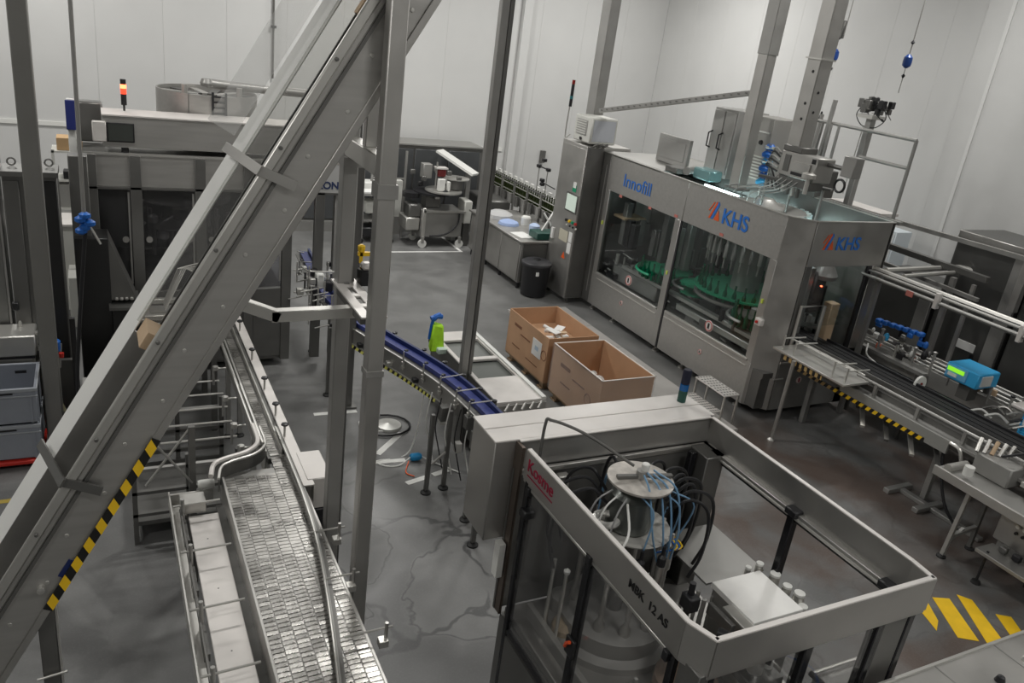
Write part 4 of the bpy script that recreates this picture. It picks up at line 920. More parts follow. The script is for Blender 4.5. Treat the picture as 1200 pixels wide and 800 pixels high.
MB().box(A0-.07,A0-.0,7.36,7.48,1.30,1.40).build('switch_box', PALE, fl, .01); MB().lathe((A0-.07,7.43,1.35), [(0,-.02),(.02,-.02),(.02,0)], 12, 'x').build('stop_button', RED, fl)
MB().cyl((8.05,7.1,.86),(8.25,7.1,.86),.014,8).build('door_handle', STEELB, fl); MB().cyl((8.0,7.1,.62),(8.18,7.1,.62),.010,8).build('door_handle', STEELB, fl)
# lettering and emblem
text('lettering', 'Innofill', .30, (A0-.006,11.15,2.36), (0,-1,0), (0,0,1), PRINTB, fl, .0)
def emblem(o, xd, s):
    X = Vector(xd); Z = Vector((0,0,1)); n = X.cross(Z)*-1*-1
    N_ = X.cross(Z)
    def tri(pts, m, nm):
        vs = [Vector(o)+X*a*s+Z*b*s for a,b in pts]; vs2 = [v+N_*.004 for v in vs]; k = len(vs)
        mb = MB().add([v for v in vs2]+[v for v in vs], [tuple(range(k))]+[tuple(range(2*k-1,k-1,-1))]+[(i,k+i,k+(i+1)%k,(i+1)%k) for i in range(k)]); mb.build(nm, m, fl)
    tri([(0,0),(.16,0),(.62,.98),(.52,1.1)], PRINTO, 'emblem_blade'); tri([(.22,0),(.40,0),(.80,.95),(.68,1.12)], PRINTB, 'emblem_blade')
    tri([(.50,0),(.98,0),(.78,.62)], PRINTO, 'emblem_triangle'); tri([(-.08,.45),(-.02,.42),(.36,.98),(.30,1.03)], PRINTO, 'emblem_blade')
emblem((A0-.002,8.90,2.40),(0,-1,0),.24); text('lettering', 'KHS', .30, (A0-.006,8.62,2.40), (0,-1,0), (0,0,1), PRINTB, fl, .005)
emblem((8.30,B0-.002,2.43),(1,0,0),.20); text('lettering', 'KHS', .245, (8.53,B0-.006,2.43), (1,0,0), (0,0,1), PRINTB, fl, .004)

# control cabinet at the far end of the filler
cc = thing('control_cabinet', (7.7, 12.1, 0), 'tall steel control cabinet with touch screen at the far end of the filling machine', 'cabinet')
MB().box(7.50,8.4,11.88,12.72,.10,2.86).build('body', STEELX, cc, .006); MB().box(7.495,7.505,11.90,12.68,.14,2.80).build('door', STEEL, cc, .003)
MB().box(7.52,7.84,11.855,11.878,.12,2.84).build('side_cover', STEELD, cc)
MB().box(7.480,7.497,11.76+.14,12.30,1.66,2.00).build('touch_screen', STEELD, cc, .004); MB().box(7.475,7.481,11.93,12.27,1.69,1.97).build('screen_face', SCREENL, cc)
MB().box(7.488,7.497,12.02,12.14,2.03,2.15).build('green_emblem', GREEN, cc); MB().box(7.487,7.497,12.03,12.13,2.10,2.20).build('white_tag', PAPER, cc)
for k in range(4): MB().lathe((7.495,12.18-.11*k,1.50+.0*k), [(0,-.03),(.025,-.03),(.028,0)], 12, 'x').build('push_button', (BLACK,YELLOW,GREEN,RED)[k], cc)
for k in range(4): MB().lathe((7.495,12.15-.11*k,1.42), [(0,-.02),(.016,-.02),(.018,0)], 10, 'x').build('push_button', (WHITE,BLACK,BLACK,WHITE)[k], cc)
MB().box(7.486,7.496,12.06,12.36,1.10,1.30).build('notice_sheet', mat('cream_sheet',(.55,.52,.42),.6), cc); MB().box(7.486,7.496,11.91,12.02,1.14,1.32).build('notice_sheet', PAPER, cc); MB().box(7.486,7.496,11.91,12.03,.93,1.12).build('notice_sheet', PAPER, cc)
MB().prism([(12.08,.82),(12.18,.82),(12.13,.92)],0,.006) and None
m = MB(); m.add([(7.49,12.18,.80),(7.49,12.06,.80),(7.49,12.12,.92),(7.497,12.18,.80),(7.497,12.06,.80),(7.497,12.12,.92)], [(0,1,2),(5,4,3),(0,3,4,1),(1,4,5,2),(2,5,3,0)]); m.build('warning_triangle', ORANGE, cc)
MB().box(7.46,7.50,12.55,12.62,1.05,1.25).build('hung_sheet', PAPER, cc)
for x in (7.6,8.3):
    for y in (11.95,12.65): MB().lathe((x,y,0), [(.05,0),(.05,.02),(.02,.04),(.02,.10)], 10).build('foot', STEELD, cc)
MB().tube(spline([(7.55,12.6,2.95),(7.50,12.68,2.90),(7.50,12.68,3.35),(7.50,12.66,3.6)],4),.012,8).build('lamp_pole', STEEL, cc)
t = thing('signal_tower', (7.50, 12.66, 3.5), 'slim dark signal light stack with dim red top on a pole above the control cabinet', 'lamp')
MB().cyl((7.50,12.66,3.42),(7.50,12.66,3.80),.028,12).build('body', BLACK, t); MB().cyl((7.50,12.66,3.80),(7.50,12.66,3.87),.028,12).build('lens', REDD, t); MB().cyl((7.5,12.66,3.55),(7.5,12.66,3.6),.03,12).build('ring', mat('teal_lens',(.03,.18,.2),.3), t)
t = thing('cooling_unit', (7.75, 12.0, 2.87), 'off-white vented cooling unit on top of the control cabinet', 'cooler')
MB().box(7.52,8.05,11.88,12.45,2.90,3.34).build('housing', OFFW, t, .02); MB().box(7.505,7.52,12.02,12.36,3.02,3.28).build('grille', GREYP, t, .01)
for k in range(6): MB().box(7.498,7.506,12.04,12.34,3.04+k*.04,3.055+k*.04).build('louvre', OFFW, t)
MB().box(7.56,8.0,11.87,11.88,2.95,3.30).build('side_panel', mat('grey_blue_panel',(.50,.52,.56),.5), t); MB().box(7.50,7.51,12.14,12.2,2.93,2.98).build('badge', BLACK, t)
for k in range(3): MB().cyl((7.6+.1*k,11.86,2.86),(7.65+.1*k,11.80,2.92),.02,8).build('cable_gland', STEELD, t)
t = thing('cable_tray', (7.9, 10.6, 3.4), 'long perforated cable tray running level from the cooling unit to the big post', 'tray')
TR = ((7.80,12.1,3.42),(8.28,9.05,4.13))
MB().beam(TR[0],TR[1],.10,.012).build('tray_base', STEELM, t); MB().beam(Vector(TR[0])+Vector((-.05,0,.03)),Vector(TR[1])+Vector((-.05,0,.03)),.008,.06).build('tray_side', STEELM, t)
MB().beam(Vector(TR[0])+Vector((.05,0,.03)),Vector(TR[1])+Vector((.05,0,.03)),.008,.06).build('tray_side', STEELB, t)
for k in range(24):
    p = Vector(TR[0]).lerp(Vector(TR[1]), (k+.5)/24); MB().box(p.x-.056,p.x-.053,p.y-.035,p.y+.035,p.z+.02,p.z+.04).build('slot', STEELD, t)
for i,(x,y,z,s,s2,lab,mm) in enumerate(((8.0,12.62,2.87,.20,.28,'far tall square post behind the cooling unit on the control cabinet',STEELM),
        (8.28,8.92,2.82,.17,.20,'tall square post rising from mid-roof in front of the grey louvred cabinet',STEEL),(8.45,8.12,3.45,.22,.24,'thick tall post with bolt holes rising from the valve block on the filling machine',STEEL))):
    t = thing('roof_post', (x,y,z), lab, 'post', 'posts from filling machine to ceiling')
    MB().box(x-s/2,x+s/2,y-s2/2,y+s2/2,z,ZC).build('column', mm, t, .01); MB().box(x-s*.7,x+s*.7,y-s2*.7,y+s2*.7,z,z+.03).build('base_plate', STEELD, t)
    if i == 1: MB().box(x-s/2-.01,x+s/2+.01,y-s2/2-.01,y+s2/2+.01,4.68,ZC).build('upper_sleeve', STEELM, t, .006)
    if i == 2:
        MB().box(x-s/2-.02,x+s/2+.02,y-s2/2-.02,y+s2/2+.02,4.70,4.72).build('band', STEELB, t)
        for zz in (3.95,4.15,4.55): MB().lathe((x-s/2-.001,y-.03,zz), [(0,-.004),(.02,-.004),(.02,0)], 10, 'x').build('bolt_hole', BLACK, t)
        for zz in (4.05,4.3): MB().lathe((x-.02,y-s2/2-.001,zz), [(0,-.004),(.018,-.004),(.018,0)], 10, 'y').build('bolt_hole', BLACK, t)
t = thing('roof_cabinet', (9.0, 9.6, 2.82), 'grey steel cabinet with two handles and louvres on the roof of the filling machine', 'cabinet')
MB().box(8.55,9.15,9.52,10.06,2.84,3.86).build('body', GREYP, t, .01); MB().box(8.53,8.55,9.80,10.04,2.9,3.82).build('door', GREYP, t, .006); MB().box(8.53,8.55,9.54,9.78,2.9,3.82).build('door', STEELM, t, .006)
for y in (10.0,9.76): MB().tube([(8.53,y,3.25),(8.46,y,3.27),(8.46,y,3.47),(8.53,y,3.5)],.012,8).build('door_handle', BLACK, t)
t2 = thing('roof_cabinet', (9.0, 8.75, 2.82), 'grey louvred cabinet beside the big post on the roof of the filling machine', 'cabinet')
MB().box(8.75,9.3,8.97,9.50,2.84,3.84).build('body', mat('warm_grey_cabinet',(.34,.33,.31),.5,.1,.05,3), t2, .01)
MB().box(8.735,8.75,9.0,9.46,3.62,3.64).build('top_bead', WHITE, t2); MB().lathe((8.75,9.14,3.48), [(0,-.03),(.03,-.03),(.035,0)], 12, 'x').build('lock', BLACK, t2)
for k in range(8): MB().box(8.73,8.75,9.02,9.42,2.95+k*.045,2.97+k*.045).build('louvre', OFFW, t2)
t = thing('roof_panel', (8.5, 10.8, 2.82), 'plain grey upright panel box on the far roof of the filling machine', 'cabinet')
MB().box(8.45,8.52,10.38,11.2,2.82,3.27).build('body', GREYP, t, .008); MB().box(8.44,8.45,10.46,11.12,2.9,3.2).build('cover', GREYP, t, .004)
t = thing('roof_motor', (8.1, 10.1, 2.8), 'small dark motor and fittings on the filling machine roof edge', 'motor')
MB().box(7.95,8.2,9.95,10.25,2.81,2.90).build('mount', STEELD, t, .01); MB().cyl((7.98,9.75,2.9),(8.2,9.9,2.9),.06,14).build('motor_body', STEELM, t); MB().box(8.1,8.35,9.35,9.75,2.82,2.98).build('duct', mat('teal_duct',(.18,.33,.34),.3,.3), t, .02)
t = thing('blue_valve_stack', (8.62, 8.52, 2.85), 'stack of blue valves beside the louvred cabinet on the filling machine', 'valve')
for k in range(6): MB().lathe((8.66+.03*(k % 2),8.87,2.9+k*.10), [(.03,0),(.075,.02),(.08,.06),(.04,.10)], 12).build('valve_body', (BLUE if k % 3 else BLUEL), t); MB().cyl((8.60,8.88,2.95+k*.1),(8.70,8.78,2.95+k*.1),.022,8).build('valve_port', STEELB if k % 2 else BLACK, t)
MB().cyl((8.66,8.85,2.6),(8.66,8.85,3.5),.02,8).build('riser', STEEL, t)
t = thing('valve_block', (8.6, 8.0, 2.9), 'steel valve block with round pot and black hoses on the filling machine roof', 'valve block')
MB().box(8.28,8.62,7.58,8.22,3.20,3.52).build('block', STEEL, t, .012); MB().box(8.272,8.28,7.70,7.98,3.24,3.28).build('slot_plate', BLACK, t); MB().box(8.272,8.28,8.04,8.14,3.26,3.48).build('slot_plate', STEELD, t); MB().box(8.272,8.28,7.6,7.66,3.44,3.5).build('slot_plate', BLACK, t); MB().box(8.26,8.28,7.66,8.0,3.30,3.42).build('front_plate', STEEL, t, .004); MB().box(8.30,8.6,7.9,8.24,3.52,3.60).build('top_plate', STEELD, t, .01); MB().box(8.30,8.55,7.62,8.2,3.08,3.2).build('lower_block', STEELD, t, .01)
MB().lathe((8.24,7.62,3.26), [(.09,0),(.09,.05),(.05,.07)], 18).build('gauge_pot', STEELB, t); MB().cyl((8.24,7.62,3.05),(8.24,7.62,3.26),.03,10).build('gauge_stem', STEELB, t)
MB().box(8.44,8.60,7.12,7.32,3.36,3.62).build('small_box', STEELM, t, .01); MB().cyl((8.5,7.3,3.45),(8.5,7.6,3.45),.03,8).build('connector', STEELD, t)
MB().torus((8.45,7.28,3.24),.08,.016,16,6,'x').build('hose_loop', BLACK, t)
for k in range(5): MB().cyl((8.36+.03*k,7.85+.12*k,2.95),(8.36+.03*k,7.85+.12*k,3.24),.028,10).build('port', STEELB if k % 2 else STEELD, t)
for k in range(6):
    y = 8.45+.05*k
    MB().tube(spline([(8.45,8.4,3.45-.05*k),(8.42,8.5+.02*k,3.5-.05*k),(8.45,8.55,3.25),(8.5,8.6-.05*k,2.95)],5),.014,6).build('hose', BLACK if k % 2 else STEELM, t)
for k in range(5): MB().tube(spline([(8.35,8.2-.1*k,3.22),(8.2,8.35-.1*k,3.02),(8.05,8.8-.15*k,2.90),(8.15,9.0-.15*k,2.72)],5),.008,6).build('hose', STEELM if k % 2 else STEELD, t)
for k,(y0_,y1_,z1_) in enumerate(((8.98,8.96,3.86),(8.80,8.83,3.86),(8.88,8.84,4.2))): MB().cyl((9.7,y0_,3.2),(9.7,y1_,z1_),(.02,.02,.035)[k],8).build('vent_pipe', STEELM, t)
MB().box(9.5,9.9,8.6,9.1,2.80,3.2).build('pipe_manifold', STEELD, t, .01); MB().beam((8.6,8.1,3.0),(9.7,8.8,3.0),.05,.05).build('pipe_bridge', STEELM, t)
MB().beam((8.2,8.45,3.12),(8.7,7.6,3.12),.12,.03).build('support_plate', STEELD, t)
for x,y in ((8.25,8.35),(8.68,7.72),(8.7,8.3)): MB().cyl((x,y,2.3),(x,y,3.12),.02,8).build('stand', STEELM, t)
# guard rails behind the filler and mast with equipment
gr = thing('roof_handrail', (9.75, 8.3, 2.8), 'grey tubular handrail on the roof behind the valve block', 'railing')
for z in (3.87,3.50): MB().cyl((9.75,7.36,z),(9.75,9.2 if z > 3.6 else 8.2,z),.025,8).build('rail', STEELM, gr)
MB().cyl((9.75,7.36,3.87),(9.75,7.36,2.1),.025,8).build('stanchion', STEELM, gr); MB().cyl((9.75,9.15,2.8),(9.75,9.15,3.87),.025,8).build('stanchion', STEELM, gr)
for y in (8.85,9.0): MB().cyl((9.7,y-.2,2.9),(9.7,y-.2,3.86),.022,8).build('stanchion', STEELM, gr)
MB().beam((9.6,7.1,2.80),(9.6,9.4,2.80),.06,.05).build('kick_rail', STEELM, gr)
ms = thing('equipment_mast', (10.0, 8.38, 2.0), 'slanting-looking steel mast carrying a cluster of black devices and thin cables', 'mast')
MB().box(9.95,10.05,8.33,8.43,0,4.02).build('mast', STEELM, ms, .006); MB().box(9.85,10.12,8.25,8.52,4.02,4.07).build('head_plate', STEELB, ms)
for k in range(22): 
    x,y,z = 9.98+random.uniform(-.06,.10), 8.15+k*.02, 4.10+random.uniform(-.03,.11); s = random.uniform(.05,.10)
    MB().box(x-s/2,x+s/2,y-s/2,y+s/2,z,z+s*1.3).build('device', STEELD if k % 3 else BLACK, ms, .008); MB().tube([(x,y,z),(x+random.uniform(-.08,.08),y+random.uniform(-.1,.1),z+random.uniform(-.1,.12))],.008,6).build('device_rod', STEELM if k % 2 else BLACK, ms)
for s in (-1,1): MB().tube(spline([(9.95,8.36+.18*s,4.2),(9.95,8.36+.26*s,4.05),(9.95,8.36+.14*s,3.92),(9.96,8.36,3.9)],5),.007,6).build('cable', BLACK, ms)
MB().cyl((9.98,8.47,3.9),(10.0,8.52,2.9),.008,6).build('cable', STEELB, ms)
def balancer(x, y, z, ztop, zlow, lab):
    t = thing('spring_balancer', (x, y, z), lab, 'balancer', 'spring balancers on ropes')
    MB().lathe((x,y,z-.09), [(.02,0),(.055,.03),(.06,.08),(.055,.14),(.02,.18)], 14).build('housing', mat('balancer_blue',(.012,.05,.22),.35) if 'balancer_blue' not in bpy.data.materials else bpy.data.materials['balancer_blue'], t)
    MB().cyl((x,y,z+.09),(x,y,ztop),.008,6).build('rope', STEELM, t); MB().cyl((x,y,zlow),(x,y,z-.09),.006,6).build('lower_rope', STEELM, t)
    MB().lathe((x,y,z+.22), [(.01,0),(.028,.02),(.01,.05)], 8).build('hook', BLACK, t); MB().lathe((x,y,z-.22), [(.01,0),(.026,.03),(.01,.05)], 8).build('hook', BLACK, t); return t
b1 = balancer(10.0,8.06,4.84,ZC,4.42,'blue spring balancer hanging on a single rope right of the device mast')
b2 = balancer(10.0,9.36,4.81,ZC,3.95,'blue spring balancer hanging on twin ropes beside the thick post')
MB().box(9.98,10.04,9.30,9.36,5.05,5.3).build('pulley_block', STEELD, b2, .01); MB().cyl((10.0,9.28,5.1),(10.0,9.24,ZC),.008,6).build('rope', STEELM, b2); MB().lathe((10.0,9.32,3.85), [(.0,0),(.03,.03),(.012,.14)], 8).build('grip', BLACK, b2)
MB().cyl((10.0,9.32,3.1),(10.0,9.30,3.95),.03,8).build('tool_bar', STEELM, b2)

# ================================================================ right hand lines
rc = thing('black_chain_conveyor', (8.5, 5, 0), 'long conveyor with a black chain and yellow-black tape leaving the filling machine to the right', 'conveyor')
MB().box(8.40,8.80,2.2,8.2,1.10,1.15).build('chain_belt', mat('black_chain', (.012,.012,.013), .6), rc)
for x in (8.49,8.60,8.71): MB().box(x-.004,x+.004,2.2,8.2,1.15,1.158).build('lane_guide', BLACK, rc)
MB().box(8.36,8.39,2.2,7.1,1.02,1.19).build('near_guide', STEELD, rc, .004); MB().box(8.81,8.84,2.2,7.1,1.0,1.18).build('far_guide', BLACK, rc, .004)
MB().box(8.12,8.15,4.62,6.15,.86,1.02).build('side_plate', mat('grey_side_plate',(.36,.36,.34),.5,.4), rc, .003); MB().box(8.15,8.36,2.2,6.2,.98,1.01).build('ledge', STEELM, rc)
MB().cyl((8.24,2.2,1.16),(8.24,6.05,1.16),.018,8).build('guide_tube', STEELM, rc)
for y in (6.0,5.75,5.15,4.55,3.9): MB().box(8.22,8.26,y-.02,y+.02,1.0,1.17).build('guide_holder', STEELM, rc, .003)
MB().tube(spline([(8.14,4.66,1.0),(8.14,4.5,.98),(8.14,4.42,.84),(8.14,4.3,.74),(8.14,4.1,.72)],5),.02,8).build('bent_edge', STEELB, rc)
MB().box(8.112,8.118,4.9,6.9,.86,.91).build('tape_base', PRINTK, rc)
for k in range(19):
    y = 6.85-k*.103
    vs = [(8.108,y,.86),(8.108,y-.05,.86),(8.108,y-.078,.91),(8.108,y-.028,.91)]; vs += [(x+.005,yy,z) for x,yy,z in vs]
    MB().add(vs, [(0,1,2,3),(7,6,5,4),(0,4,5,1),(1,5,6,2),(2,6,7,3),(3,7,4,0)]).build('tape_stripe', YELLOW if k > 5 else mat('worn_orange_stripe',(.45,.30,.12),.6) if 'worn_orange_stripe' not in bpy.data.materials else bpy.data.materials['worn_orange_stripe'], rc)
MB().box(8.3,8.9,2.2,7.1,.86,1.08).build('frame_beam', STEELD, rc)
MB().box(8.50,8.57,4.88,4.95,.04,.9).build('leg', STEELM, rc, .004)
m = MB(); m.box(8.18,8.66,4.72,4.80,.0,.06); m.box(8.2,8.64,5.14,5.22,0,.06); m.box(8.40,8.48,4.1,5.2,.0,.05); m.build('floor_frame', STEELM, rc, .006)
MB().tube(spline([(8.4,4.82,.84),(8.32,4.70,.55),(8.26,4.5,.25),(8.3,4.3,.05)],6),.018,8).build('cable', BLACK, rc)
for y in (6.9,2.7): MB().box(8.55,8.62,y,y+.07,0,.9).build('leg', STEELM, rc)
MB().lathe((8.90,5.66,1.16), [(0,-.015),(.10,-.015),(.10,.015),(0,.015)], 22, 'y').build('white_disc', WHITE, rc); MB().lathe((8.90,5.64,1.16), [(0,-.012),(.025,-.005),(0.02,0)], 10, 'y').build('disc_hub', REDD, rc)
for k in range(4): MB().beam((8.3,5.9-.35*k,.80),(8.0,5.6-.35*k,.70),.05,.03).build('drip_bracket', STEELD if k % 2 else STEELB, rc)
tr = thing('side_tray', (8.05, 6.5, 0), 'pale steel side tray with rods on a single thin leg beside the filler outfeed', 'tray')
MB().box(7.78,8.30,5.85,7.05,1.12,1.15).build('tray', STEELB, tr, .004)
MB().cyl((7.70,6.60,.03),(7.74,6.62,1.13),.026,10).build('leg', STEEL, tr); MB().lathe((7.69,6.6,0), [(.05,0),(.05,.015),(.02,.04)], 12).build('foot', STEELB, tr)
for y in (6.95,6.75,6.1,5.9): MB().cyl((7.85,y,1.15),(7.85,y,1.34),.012,8).build('rod_post', STEELB, tr); MB().cyl((7.85,y,1.3),(8.2,y-.02,1.3),.01,8).build('cross_rod', STEELB, tr)
MB().cyl((8.0,5.9,1.28),(8.0,7.0,1.28),.01,8).build('long_rod', STEELB, tr); MB().cyl((8.18,5.9,1.22),(8.18,7.0,1.22),.012,8).build('long_rod', STEELB, tr)
MB().box(7.80,7.806,6.2,6.85,1.05,1.12).build('tape_edge', bpy.data.materials['worn_orange_stripe'], tr)
for k in range(7): MB().box(7.797,7.80,6.22+k*.09,6.26+k*.09,1.05,1.12).build('tape_stripe', PRINTK, tr)
# overhead pipe rack
orr = thing('overhead_rails', (9.4, 5, 0), 'bundle of pale overhead guide rails leaving the filler corner above the black chain', 'rail')
for k,(dx,dz,r) in enumerate(((0,.02,.035),(-.10,0,.02),(.10,.0,.02),(-.16,-.06,.02),(-.05,-.10,.02))): MB().cyl((9.42+dx,2.2,2.14+dz),(9.42+dx,7.2,2.14+dz),r,8).build('rail', (STEELB if k == 0 else STEELM), orr)
MB().box(9.26,9.29,2.2,7.1,2.05,2.10).build('rail', STEELD, orr)
MB().tube([(9.45,7.0,2.18),(10.9,6.95,2.22),(11.3,6.4,2.2)],.04,8).build('cross_rail', STEELB, orr); MB().tube([(9.5,6.75,2.18),(10.7,6.75,2.22)],.03,8).build('cross_rail', STEELB, orr)
for y in (6.0,4.9): MB().box(9.22,9.30,y,y+.05,2.0,2.2).build('rail_clamp', PALE, orr, .004)
tag(MB().box(9.22,9.232,6.35,6.45,2.03,2.10).build('red_tag', bpy.data.materials['faded_red_tag'], orr), 'faded red tag')
for y in (3.0,7.05): MB().box(9.42,9.48,y-.03,y+.03,0,2.1).build('upright', STEELM, orr)
up = thing('upper_frame', (10.8, 8.0, 0), 'grey upper tube frame with uprights between filling machine and dark cabinets', 'frame')
MB().beam((10.5,9.2,2.62),(10.9,5.7,2.62),.07,.06).build('rail', STEELM, up); MB().beam((10.4,9.0,2.30),(10.6,6.3,2.25),.10,.08).build('rail', STEELD, up); MB().beam((10.2,8.5,2.1),(10.2,6.1,2.05),.05,.05).build('rail', STEELM, up)
for x,y in ((10.6,8.1),(10.85,6.0)): MB().box(x-.05,x+.05,y-.05,y+.05,0 if y > 7 else 1.9,2.62).build('upright', STEEL, up, .004)
MB().box(10.28,10.34,6.55,6.62,0,2.2).build('upright', STEELM, up); MB().box(10.28,10.32,6.25,6.3,0,2.2).build('upright', STEELM, up)
MB().box(10.3,10.7,8.0,9.0,2.68,2.72).build('top_board', PALE, up)
for k in range(6): MB().box(9.75+.05*k,9.82+.05*k,8.5-.1*k,8.6-.1*k,1.9+.06*(k % 3),2.08+.06*(k % 3)).build('fitting', (STEELB, STEELD, BLACK)[k % 3], up, .01)
# white boxes / background panels to the right of the filler
for i,(x,y,z,sy,sz,lab) in enumerate(((12.2,10.4,1.1,.9,.9,'tall pale panel cabinet seen between the rails, left one'),(12.2,9.3,1.3,.8,.9,'pale blue-white panel cabinet seen between the rails, right one'),(11.9,9.9,.2,.8,.9,'low white cabinet with a black switch behind the rails'))):
    t = thing('panel_cabinet', (x,y,0), lab, 'cabinet', 'pale cabinets by the right wall')
    MB().box(x-.2,x+.2,y-sy/2,y+sy/2,0.05,z+sz).build('body', mat('pale_cabinet_%s' % 'abc'[i], ((.62,.65,.66),(.66,.72,.76),(.68,.70,.68))[i], .5), t, .01); MB().box(x-.21,x-.2,y-sy/2+.05,y-sy/2+.12,z+.3,z+.4).build('handle', BLACK, t)
    MB().box(x-.215,x-.2,y-sy/2+.03,y+sy/2-.03,.1,z+sz-.04).build('door', mat('pale_door_%s' % 'abc'[i], (.64,.66,.66), .5), t, .006)
# dark cabinets
for i,(y0,y1,lab) in enumerate(((7.22,8.5,'dark grey steel cabinet nearest the filling machine, behind blue valves'),(6.05,7.16,'dark grey steel cabinet with one white label, middle of the row'),(4.9,5.99,'dark grey steel cabinet with one white label, right of the middle one'),(3.7,4.84,'dark grey steel cabinet at the right picture edge'))):
    t = thing('dark_cabinet', (11.4,(y0+y1)/2,0), lab, 'cabinet', 'row of dark steel cabinets on the right')
    zt = 1.75 if i == 0 else 2.72
    MB().box(11.0,12.0,y0,y1,.12,zt).build('body', mat('dark_cabinet_paint', (.12,.12,.115), .42, .5, .1, 2) if i == 0 else bpy.data.materials['dark_cabinet_paint'], t, .008)
    MB().box(10.98,11.0,y0+.03,y1-.03,.16,zt-.12).build('door', bpy.data.materials['dark_cabinet_paint'], t, .004); MB().box(10.97,11.02,y0,y1,zt-.10,zt).build('cornice', STEEL if i else STEELD, t, .006)
    MB().box(10.955,10.98,y0+.0,y0+.20,.16,zt-.12).build('door_post', STEELM, t, .004); MB().box(10.95,10.98,y0+.3,y0+.34,.9,1.1).build('handle', BLACK, t)
    if i in (1,2): MB().box(10.965,10.98,y0+.32,y0+.62,1.12,1.24).build('label_plate', PAPER, t)
    MB().box(11.05,11.95,y0+.05,y1-.05,0,.12).build('plinth', BLACK, t)
# second conveyor with rods in front of the dark cabinets
c2 = thing('rod_conveyor', (9.9, 5.6, 0), 'conveyor with many parallel steel guide rods in front of the dark cabinets', 'conveyor')
MB().box(9.75,10.15,2.4,7.9,.98,1.02).build('belt', STEELD, c2); MB().box(9.7,9.73,2.4,7.9,.86,1.08).build('side_plate', STEELM, c2); MB().box(10.17,10.2,2.4,7.9,.86,1.08).build('side_plate', STEELM, c2)
for k in range(6): MB().cyl((9.76+.075*k,2.4,1.10+.02*(k % 2)),(9.76+.075*k,7.2,1.10+.02*(k % 2)),.012,8).build('guide_rod', STEELB, c2)
for k in range(16):
    y = 7.5-k*.28; MB().cyl((9.70,y,1.0),(9.70,y,1.22+.05*(k % 3)),.018,8).build('clamp_post', STEELB if k % 2 else STEELM, c2); MB().lathe((9.7,y,1.22+.05*(k % 3)), [(.01,0),(.03,.006),(.03,.02),(.01,.03)], 6).build('knob', STEELB if k % 3 else BLACK, c2)
for y in (3.2,5.2,7.2):
    for x in (9.76,10.14): MB().box(x-.025,x+.025,y-.025,y+.025,0,.98).build('leg', STEELD, c2)
MB().box(9.72,9.78,2.4,7.6,.3,.85).build('lower_cover', mat('sheen_dark_sheet',(.16,.18,.20),.3,.7,.15,2), c2)
vc = thing('valve_cluster', (9.6, 7.1, 0), 'cluster of blue, orange and steel pneumatic valves behind the filler corner', 'valve')
for k in range(34):
    x = 9.62+random.uniform(0,.35); y = 7.05-random.uniform(0,1.0)+.15; z = 1.05+random.uniform(0,.34); s = random.uniform(.03,.06)
    mm = BLUE if z > 1.30 else random.choice((STEELB,STEELM,STEELD,BLUEL if k % 9 == 0 else STEELB,WHITE,BLACK,ORANGE if k % 11 == 0 else STEELD))
    if k % 2: MB().box(x-s/2,x+s/2,y-s,y+s,z-s,z+s*.6).build('valve', mm, vc, .008)
    else: MB().lathe((x,y,z-s), [(s*.5,0),(s*.7,s*.4),(s*.7,s*1.4),(s*.3,s*2)], 10).build('valve', mm, vc)
for k in range(7): MB().box(9.62+.03*k,9.72+.03*k,6.98-.09*k,7.06-.09*k,1.40,1.46).build('blue_cap', BLUE, vc, .01)
MB().box(9.6,9.95,6.1,7.2,.98,1.03).build('manifold_plate', STEELM, vc)
for x,y in ((9.64,6.2),(9.64,7.1),(9.9,6.2),(9.9,7.1)): MB().box(x-.02,x+.02,y-.02,y+.02,0,.98).build('leg', STEELD, vc)
MB().tube(spline([(9.55,7.0,1.1),(9.4,6.85,1.0),(9.42,6.6,.9),(9.5,6.5,.6)],5),.012,6).build('hose', WHITE, vc)
cd = thing('coding_printer', (9.4, 5.5, 1.1), 'light blue coding printer with a green display on the conveyor', 'printer')
MB().box(9.30,9.72,5.22,5.66,1.24,1.44).build('housing', BLUEL, cd, .015)
MB().box(9.285,9.30,5.36,5.64,1.27,1.42).build('front_frame', mat('pale_blue_frame',(.16,.45,.75),.4), cd, .004); MB().box(9.275,9.286,5.40,5.62,1.35,1.40).build('green_display', LEDG, cd); MB().box(9.275,9.286,5.48,5.60,1.29,1.33).build('button_strip', PAPER, cd)
MB().box(9.36,9.56,5.205,5.22,1.28,1.41).build('paper_label', PAPER, cd); MB().box(9.42,9.60,5.35,5.5,1.02,1.24).build('stand', STEELD, cd)
for k in range(5): MB().box(9.72-.04*k,9.76-.04*k,5.2+.08*k,5.26+.08*k,1.12,1.2).build('bracket', STEELD if k % 2 else TAN, cd, .006)
mt_ = thing('blue_motor', (9.3, 4.55, 1.0), 'bright blue drive motor under a steel cap at the right edge, beside the black chain', 'motor')
MB().lathe((9.30,4.5,.98), [(.075,0),(.085,.03),(.085,.30),(.06,.33)], 16).build('motor_body', BLUEL, mt_); 
for k in range(8): MB().lathe((9.30,4.5,1.03+k*.03), [(.085,0),(.092,.002),(.092,.008),(.085,.01)], 16).build('cooling_fin', BLUEL, mt_)
MB().box(9.205,9.215,4.46,4.53,1.15,1.25).build('motor_label', PAPER, mt_); MB().box(9.12,9.5,4.34,4.68,1.32,1.36).build('steel_cap', PALE, mt_, .01); MB().box(9.36,9.44,4.62,4.70,1.3,1.62).build('bracket', STEEL, mt_, .004)
